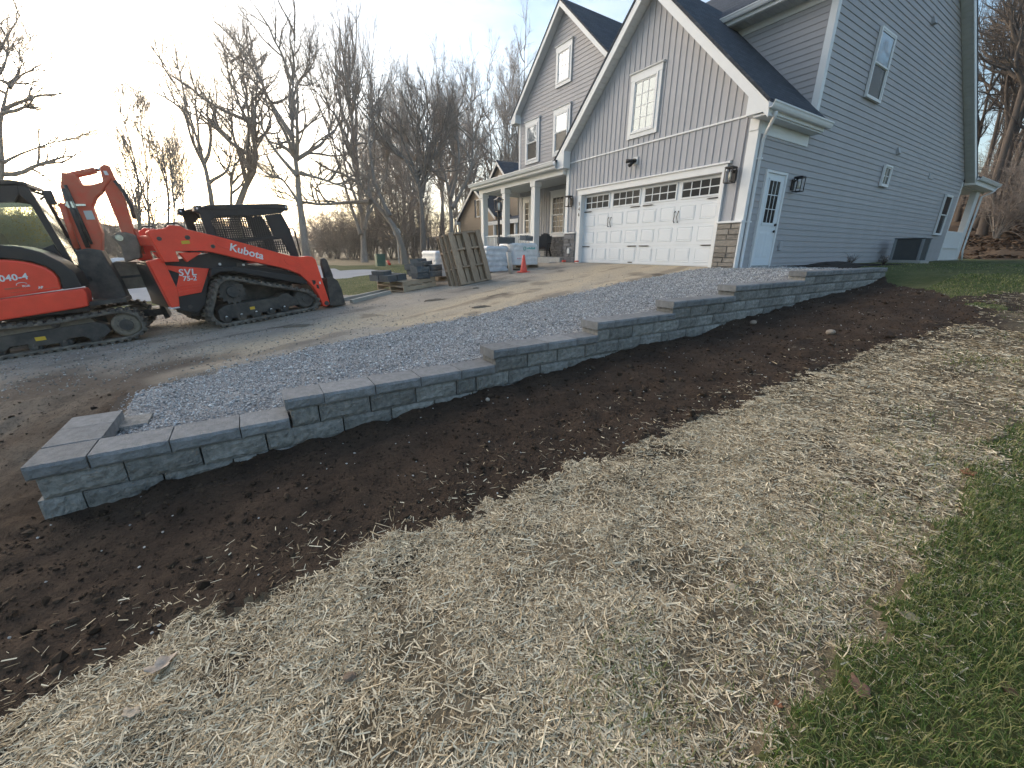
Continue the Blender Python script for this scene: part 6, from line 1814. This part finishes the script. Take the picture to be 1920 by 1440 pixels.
def tree_meshes(name, stems, seed, n1=10, n2=7, n3=7, n4=5, l1=.38, a1=.75, up=.10, wig=.16, rmin=.0045, t0=.35, lr=(.62, .62, .65)):
    """stems: list of (polyline Nx3 from the tree's foot, r0, r1). returns trunk mesh, crown mesh"""
    r = np.random.default_rng(seed)
    tb_ = MB()
    SP, SD, SL, SR = [], [], [], []
    K = 12
    for pts, r0, r1 in stems:
        pts = np.array(pts, float)
        seg = np.r_[0, np.cumsum(np.linalg.norm(np.diff(pts, axis=0), axis=1))]
        tt = np.linspace(0, seg[-1], K + 1)
        # smooth resample
        R_ = np.stack([np.interp(tt, seg, pts[:, k_]) for k_ in range(3)], -1)
        R_[1:-1] = (R_[:-2] + 2 * R_[1:-1] + R_[2:]) / 4
        R_[1:] += np.cumsum(r.normal(0, .012 * seg[-1] / K, (K, 3)), 0)
        rad = r0 + (min(r1, .014) - r0) * (tt / tt[-1]) ** .75
        rad[0] *= 1.25
        tb_.tube(R_, rad, 7)
        SP.append(R_); SD.append(unit(np.vstack([np.diff(R_, axis=0), (R_[-1] - R_[-2])[None]]))); SL.append(seg[-1]); SR.append(r0)
    P = np.array(SP); D = np.array(SD); L_ = np.array(SL); Rr = np.array(SR)
    Vs, Fs, nv = [], [], 0
    TV, TF, tn = [], [], 0
    def emit(P, rad, k_, endf, trunk=False):
        nonlocal nv, tn
        n, K1, _ = P.shape
        f_ = np.linspace(1, endf, K1)
        A = P[:, :-1].reshape(-1, 3); B = P[:, 1:].reshape(-1, 3)
        RA = np.maximum((rad[:, None] * f_[None, :-1]).reshape(-1), rmin); RB = np.maximum((rad[:, None] * f_[None, 1:]).reshape(-1), rmin * .8)
        V, F = seg_prisms(A, B, RA, RB, k_)
        if trunk: TV.append(V); TF.append(F + tn); tn += len(V)
        else: Vs.append(V); Fs.append(F + nv); nv += len(V)
    S, d, ln, rd = spawn(P, D, np.sqrt(L_ * L_.max()) * l1, Rr, n1, t0, a1, 1.0, r, .5)
    d[:, 2] = np.abs(d[:, 2]) * .6 + .12; d = unit(d)
    P1, D1 = grow(S, d, ln, rd, 7, wig, up, r); emit(P1, rd, 5, .3, True)
    S, d, ln, rd = spawn(P1, D1, ln, rd, n2, .15, .55, lr[0], r)
    P2_, D2 = grow(S, d, ln, rd, 5, wig, up * .8, r); emit(P2_, rd, 4, .3)
    S, d, ln, rd = spawn(P2_, D2, ln, rd, n3, .12, .5, lr[1], r)
    P3, D3 = grow(S, d, ln, rd, 3, wig, up * .6, r); emit(P3, rd, 3, .4)
    if n4:
        S, d, ln, rd = spawn(P3, D3, ln, rd, n4, .1, .5, lr[2], r)
        P4, D4 = grow(S, d, np.maximum(ln, .18), rd, 2, wig, up * .4, r); emit(P4, rd, 3, .6)
    # trunk mesh = stems + first branches
    tv = np.array(tb_.v); 
    q = [f for f in tb_.f if len(f) == 4]
    V = np.vstack([tv] + TV); F = np.vstack([np.array(q)] + [f + len(tv) for f in TF])
    tm = fast_mesh("trunk", V, F, True); tm.materials.append(M_bark)
    cm_ = fast_mesh("crown", np.vstack(Vs), np.vstack(Fs), False); cm_.materials.append(M_twig)
    return tm, cm_
def put_tree(name, meshes, loc, label, group=None, rz=0.0, sc=1.0, cat="tree", lean=(0, 0)):
    e = empty(name, loc, rz); e.scale = (sc, sc, sc); e.rotation_euler = (lean[0], lean[1], rz)
    tag(e, label, cat, group)
    for nm, me in zip(("trunk", "crown"), meshes):
        o = bpy.data.objects.new(nm, me); COL.objects.link(o); o.parent = e
    return e
def rel(pix, depth, jit=0.0, seed=0):
    """stem polyline traced at one depth, with some depth wander, relative to its first point"""
    r = random.Random(seed); out = []
    for i, (u, v) in enumerate(pix): out.append(px(u, v, depth + (r.uniform(-jit, jit) if i else 0)))
    return out
def traced_tree(name, label, depth, stems, seed, group="bare trees against the evening sky", **kw):
    base = px(*stems[0][0][0], depth)
    foot = np.array([base[0], base[1], float(base_height(np.array([base[0]]), np.array([base[1]]))[()] if False else gz(base[0], base[1]))])
    ss = []
    for i, (pix, r0, r1) in enumerate(stems):
        pts = rel(pix, depth, .9, seed + i)
        pts = [p - foot for p in pts]
        if i == 0: pts = [np.array([0, 0, -.2])] + pts[1:] if pts[0][2] < .5 else [np.array([pts[0][0], pts[0][1], -.2])] + pts
        ss.append((pts, r0, r1))
    return put_tree(name, tree_meshes(name, ss, seed, **kw), foot, label, group)

traced_tree("bare_tree", "slender bare tree leaning left, rising behind the loader's cab", 24,
    [([(405, 470), (398, 385), (385, 315), (375, 285), (358, 235), (350, 195), (330, 165), (305, 115)], .22, .03), ([(372, 285), (372, 240), (368, 200), (370, 150)], .09, .02), ([(350, 200), (338, 140), (330, 100)], .07, .02)],
    11, n1=7, n2=4, n3=4, n4=4, l1=.28, up=.12)
traced_tree("bare_tree", "gnarled bare tree with twisting forked limbs above the loader's cab", 26,
    [([(440, 470), (443, 385), (458, 345), (480, 320), (483, 300), (475, 255), (460, 215), (440, 190), (430, 110)], .30, .04), ([(462, 340), (452, 300), (438, 260), (432, 230), (437, 190), (420, 100)], .14, .03), ([(435, 470), (433, 345), (442, 300), (420, 285)], .16, .05),
     ([(432, 260), (400, 230), (370, 200), (355, 185)], .09, .02), ([(480, 265), (510, 240), (500, 185), (478, 120)], .10, .02)],
    12, n1=9, n2=5, n3=5, n4=3, l1=.32, up=.12)
traced_tree("bare_tree", "tall bare oak with wide low branches right of the loader's cab", 25,
    [([(575, 475), (570, 430), (560, 370), (558, 320), (550, 270), (545, 235), (548, 170), (552, 70)], .28, .04), ([(550, 260), (525, 220), (500, 180), (480, 130), (450, 75)], .16, .03), ([(545, 200), (560, 150), (590, 125)], .10, .02),
     ([(558, 330), (530, 300), (500, 260), (470, 190), (440, 150)], .13, .03), ([(560, 380), (530, 335), (480, 330)], .10, .03), ([(565, 325), (600, 335), (650, 352), (680, 370)], .12, .10)],
    13, n1=11, n2=5, n3=5, n4=3, l1=.31, up=.10)
traced_tree("bare_tree", "broad leaning bare tree with a heavy crooked limb before the woods", 27,
    [([(760, 480), (750, 440), (725, 405), (695, 375), (672, 350), (655, 290), (662, 180)], .25, .05), ([(695, 378), (650, 380), (600, 385), (560, 380), (520, 370)], .16, .05), ([(730, 405), (700, 340), (690, 250), (700, 170)], .16, .03), ([(600, 384), (590, 350), (640, 330)], .08, .03)],
    14, n1=9, n2=5, n3=5, n4=3, l1=.32, up=.10)
traced_tree("poplar_tree", "narrow upright bare tree with steep parallel branches left of the woods", 30,
    [([(682, 480), (680, 400), (668, 320), (660, 240), (655, 170), (652, 110)], .26, .03), ([(676, 440), (650, 360), (632, 300), (622, 250), (615, 170)], .14, .02), ([(684, 430), (700, 340), (702, 260), (692, 140)], .14, .02), ([(678, 400), (645, 320), (640, 220), (635, 130)], .12, .02), ([(684, 420), (725, 330), (730, 240)], .11, .02)],
    15, n1=11, n2=5, n3=5, n4=3, l1=.34, a1=.35, up=.30, wig=.08)
traced_tree("bare_tree", "large bare oak forking low at the front of the woods", 30,
    [([(793, 485), (792, 420), (788, 360), (780, 330), (762, 280), (745, 240), (710, 190)], .27, .04), ([(790, 370), (805, 300), (815, 230), (808, 150)], .16, .03), ([(786, 350), (760, 300), (735, 270), (700, 255)], .15, .03), ([(808, 270), (840, 230), (850, 190)], .12, .03), ([(788, 370), (780, 300), (785, 220), (770, 165)], .14, .03)],
    16, n1=9, n2=6, n3=5, n4=3, l1=.36, up=.14)
traced_tree("bare_tree", "bare tree leaning left with long straight limbs beside the neighbouring house", 31,
    [([(845, 482), (848, 400), (840, 340), (818, 290), (790, 255), (760, 240)], .26, .04), ([(846, 370), (862, 300), (855, 230), (850, 180)], .16, .03), ([(848, 390), (885, 320), (888, 240), (880, 170)], .15, .03)],
    17, n1=9, n2=6, n3=5, n4=3, l1=.36, up=.16)
traced_tree("sapling", "clump of thin young trees between excavator boom and loader", 19,
    [([(262, 470), (262, 400), (258, 330), (245, 270), (225, 210)], .09, .03), ([(280, 470), (278, 380), (275, 310), (262, 225)], .06, .015), ([(312, 475), (318, 400), (312, 330), (300, 270), (270, 240)], .06, .015), ([(325, 475), (326, 390), (320, 310), (318, 265)], .05, .015), ([(300, 470), (285, 400), (262, 340), (240, 300)], .05, .012), ([(345, 470), (345, 410), (340, 320)], .04, .012)],
    18, n1=11, n2=6, n3=5, n4=3, l1=.30, a1=.42, up=.18, rmin=.006, t0=.12)
traced_tree("bare_tree", "dark bare tree at the left edge with a long branch over the excavator", 15,
    [([(-25, 480), (-15, 400), (0, 345), (8, 300), (-5, 240), (10, 190), (22, 150)], .20, .04), ([(5, 305), (35, 290), (75, 275), (105, 265), (130, 260)], .06, .012), ([(-8, 250), (-20, 180), (-5, 90), (20, 50), (35, 25)], .09, .02), ([(18, 165), (40, 140), (65, 130), (98, 135)], .05, .012), ([(-5, 70), (10, 90), (42, 102)], .03, .01)],
    19, n1=9, n2=6, n3=5, n4=3, l1=.26, up=.06, rmin=.004)

# woods: a few prototypes, repeated
def proto(seed, h, r0, n1, n2, n3, n4, **kw):
    r = random.Random(seed)
    x = y = 0.0; pts = [(0, 0, -.3)]
    for i in range(1, 8): x += r.uniform(-.22, .22); y += r.uniform(-.22, .22); pts.append((x, y, h * i / 7))
    st = [(pts, r0, .03)]
    k_ = r.randint(2, 4)
    q = pts[k_]; a_ = r.uniform(0, 6.28)
    st.append(([q, (q[0] + .9 * math.cos(a_), q[1] + .9 * math.sin(a_), q[2] + h * .18), (q[0] + 1.6 * math.cos(a_), q[1] + 1.6 * math.sin(a_), h * .95)], r0 * .55, .03))
    return tree_meshes("woods", st, seed, n1, n2, n3, n4, **kw)
WOODS = [proto(31, 15, .17, 11, 6, 5, 4, l1=.24, up=.20, t0=.35), proto(32, 17, .20, 11, 6, 5, 4, l1=.22, up=.22, t0=.4), proto(33, 13, .14, 11, 6, 5, 4, l1=.26, up=.16, t0=.3), proto(34, 11, .10, 11, 6, 5, 4, l1=.26, up=.22, t0=.25)]
BRUSH = []
for sd in (41, 42, 43):
    r = random.Random(sd); st = []
    for i in range(9):
        a_ = r.uniform(0, 6.28); l_ = r.uniform(1.6, 3.0)
        st.append(([(0, 0, -.1), (.35 * math.cos(a_), .35 * math.sin(a_), l_ * .4), (r.uniform(.6, 1.3) * math.cos(a_), r.uniform(.6, 1.3) * math.sin(a_), l_)], .03, .008))
    BRUSH.append(tree_meshes("brush", st, sd, 8, 5, 5, 0, l1=.45, a1=.7, up=.05, wig=.22, rmin=.005, t0=.1))
rt = random.Random(5)
M_bark_shaded = mat("bark_shaded", (.075, .062, .052), .95, vscale=6, var_col=(.12, .10, .085), bump=.6, bscale=14, obj_var=.25, stretch=(1, 1, .25), spec=.15)  # bark darkened to carry the shade of the hillside woods in its colour
def put_shaded(*a, **k):
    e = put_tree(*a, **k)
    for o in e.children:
        o.material_slots[0].link = 'OBJECT'; o.material_slots[0].material = M_bark_shaded
nw_ = 0
for i in range(36):
    u = rt.uniform(690, 985); dp = rt.uniform(38, 62)
    if u > 835: dp = rt.uniform(64, 84)
    p = px(u, 485, dp); hs = rt.uniform(.85, 1.15) * (1 + .25 * sstep(820, 960, u))
    put_tree("woodland_tree", WOODS[i % 4], (p[0], p[1], gz(p[0], p[1])), "bare grey tree among many in the woods left of the house", "trees in the woods left of the house", rt.uniform(0, 6.28), hs * (dp / 46) ** .75, lean=(rt.uniform(-.06, .06), rt.uniform(-.06, .06)))
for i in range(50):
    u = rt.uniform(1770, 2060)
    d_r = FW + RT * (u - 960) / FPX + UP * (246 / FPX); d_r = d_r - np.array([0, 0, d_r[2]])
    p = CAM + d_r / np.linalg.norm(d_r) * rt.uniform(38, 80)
    put_shaded("woodland_tree", WOODS[rt.randrange(4)], (p[0], p[1], gz(p[0], p[1])), "bare tree with shade put into its bark colour, on the leaf-covered hillside behind the house", "trees on the hillside behind the house", rt.uniform(0, 6.28), rt.uniform(.9, 1.35), lean=(rt.uniform(-.10, .10), rt.uniform(-.10, .10)))
for i in range(70):      # the woods go on along the lawn's far side and are mirrored in the windows
    p = (rt.uniform(21, 45), rt.uniform(-30, 40)) if i < 20 else ((rt.uniform(-32, 24), rt.uniform(-52, -34)) if i < 38 else (rt.uniform(17, 48), rt.uniform(22, 62)))
    put_tree("woodland_tree", WOODS[rt.randrange(4)], (p[0], p[1], gz(p[0], p[1])), "bare tree standing outside the picture, mirrored in the house windows", "trees mirrored in the windows", rt.uniform(0, 6.28), rt.uniform(.9, 1.2))
for i in range(22):
    u = rt.uniform(-60, 360); dp = rt.uniform(17, 28)
    p = px(u, 480, dp)
    put_tree("brush_shrub", BRUSH[i % 3], (p[0], p[1], gz(p[0], p[1])), "tangled leafless bush in the scrub behind the machines", "scrub bushes behind the machines", rt.uniform(0, 6.28), rt.uniform(.55, .95) * (1.25 if u < 130 else 1), "shrub")
for i in range(40):
    u = rt.uniform(380, 840); dp = rt.uniform(40, 58)
    p = px(u, 485, dp)
    put_tree("brush_shrub", BRUSH[i % 3], (p[0], p[1], gz(p[0], p[1])), "tangled leafless bush at the foot of the woods", "undergrowth at the woods' edge", rt.uniform(0, 6.28), rt.uniform(.9, 1.7) * (1.5 if u > 690 else 1), "shrub")
for i in range(22):
    u = rt.uniform(1800, 2050)
    d_r = FW + RT * (u - 960) / FPX + UP * (246 / FPX); d_r = d_r - np.array([0, 0, d_r[2]])
    p = CAM + d_r / np.linalg.norm(d_r) * rt.uniform(38, 62)
    put_tree("brush_shrub", BRUSH[i % 3], (p[0], p[1], gz(p[0], p[1])), "tangled leafless bush among the hillside trees", "undergrowth on the hillside", rt.uniform(0, 6.28), rt.uniform(.8, 1.4), "shrub")

# leaves still hanging in the scrub at the left
n = 1500
u = rng.normal(75, 40, n); v = rng.uniform(365, 455, n) - 25 * (rng.random(n) < .2); dp = rng.uniform(16, 19, n)
P = np.stack([px(a, b, c_) for a, b, c_ in zip(u, v, dp)])
V, F = ribbons(P, rng.uniform(0, 6.28, n), rng.uniform(.04, .07, n), rng.uniform(.03, .05, n), rng.normal(0, .8, n), rng.normal(0, .01, n), rng.uniform(-1.5, 1.5, n))
o = link("hanging_leaves", fast_mesh("hanging_leaves", V, F), island_mat("hanging_leaf", [(.20, .12, .04), (.34, .22, .06), (.45, .30, .09)], .8, .2, transl=.5))
tag(o, "yellow brown leaves still clinging in the scrub behind the excavator's cab", "leaves", kind="stuff")
# leaf litter on the hillside
n = 9000
u = rng.uniform(1780, 2000, n); rr_ = rng.uniform(33, 60, n)
dd = FW[None] + UP[None] * (246 / FPX) + RT[None] * ((u - 960) / FPX)[:, None]; dd[:, 2] = 0; dd /= np.linalg.norm(dd, axis=1)[:, None]
xy = CAM[None, :2] + dd[:, :2] * rr_[:, None]
P = np.stack([xy[:, 0], xy[:, 1], ground_z(xy[:, 0], xy[:, 1]) + .04], -1)
V, F = ribbons(P, rng.uniform(0, 6.28, n), rng.uniform(.12, .22, n), rng.uniform(.08, .15, n), rng.normal(0, .4, n), rng.normal(0, .03, n), rng.uniform(-.6, .6, n))
o = link("leaf_litter", fast_mesh("leaf_litter", V, F), island_mat("litter_leaf", [(.07, .045, .03), (.14, .09, .055), (.24, .16, .10)], .9, .15))
tag(o, "brown fallen leaves covering the hillside behind the house", "leaf litter", kind="stuff")
# far wooded ridge
n = 140
uu = np.linspace(-500, 1000, n)
tops = []
dz = []
V = []
for i, u_ in enumerate(uu):
    d_r = FW + RT * (u_ - 960) / FPX; d_r = d_r - np.array([0, 0, d_r[2]]); d_r /= np.linalg.norm(d_r)
    for j in range(8):
        r_ = 170 + 22 * j
        p = CAM + d_r * r_
        h = -.5 + (12.0 + 3.5 * math.sin(u_ * .006) + 2.0 * math.sin(u_ * .017)) * math.sin(j / 7 * math.pi / 2) + float(vnoise(u_, j * 40.0, 14.0, 5)) * 2.2 * (j > 0) + float(vnoise(u_, j * 40.0, 45.0, 6)) * 3 * (j > 0)
        V.append((p[0], p[1], h - (1.5 if j == 0 else 0)))
F = [(i * 8 + j, (i + 1) * 8 + j, (i + 1) * 8 + j + 1, i * 8 + j + 1) for i in range(n - 1) for j in range(7)]
o = link("distant_hill", fast_mesh("distant_hill", np.array(V), np.array(F), True), mat("distant_woods", (.085, .07, .06), .95, vscale=.12, var_col=(.13, .11, .095), bump=1.0, bscale=.5, detail=10)); o["kind"] = "structure"
# ------------------------------------------------------------------ evening haze
hb = MB().box(-425, 205, -325, 325, -9, 75).build("haze", None)
hm = bpy.data.materials.new("haze"); hm.use_nodes = True
hn = hm.node_tree.nodes; hl = hm.node_tree.links
hn.remove(hn["Principled BSDF"])
pv = hn.new("ShaderNodeVolumePrincipled")
pv.inputs["Color"].default_value = (.92, .93, .95, 1); pv.inputs["Density"].default_value = .0013; pv.inputs["Anisotropy"].default_value = .65
hl.new(pv.outputs[0], hn["Material Output"].inputs["Volume"])
hb.data.materials.clear(); hb.data.materials.append(hm)
hb["kind"] = "stuff"; hb["label"] = "thin pale evening haze in the air over the whole site"; hb["category"] = "haze"
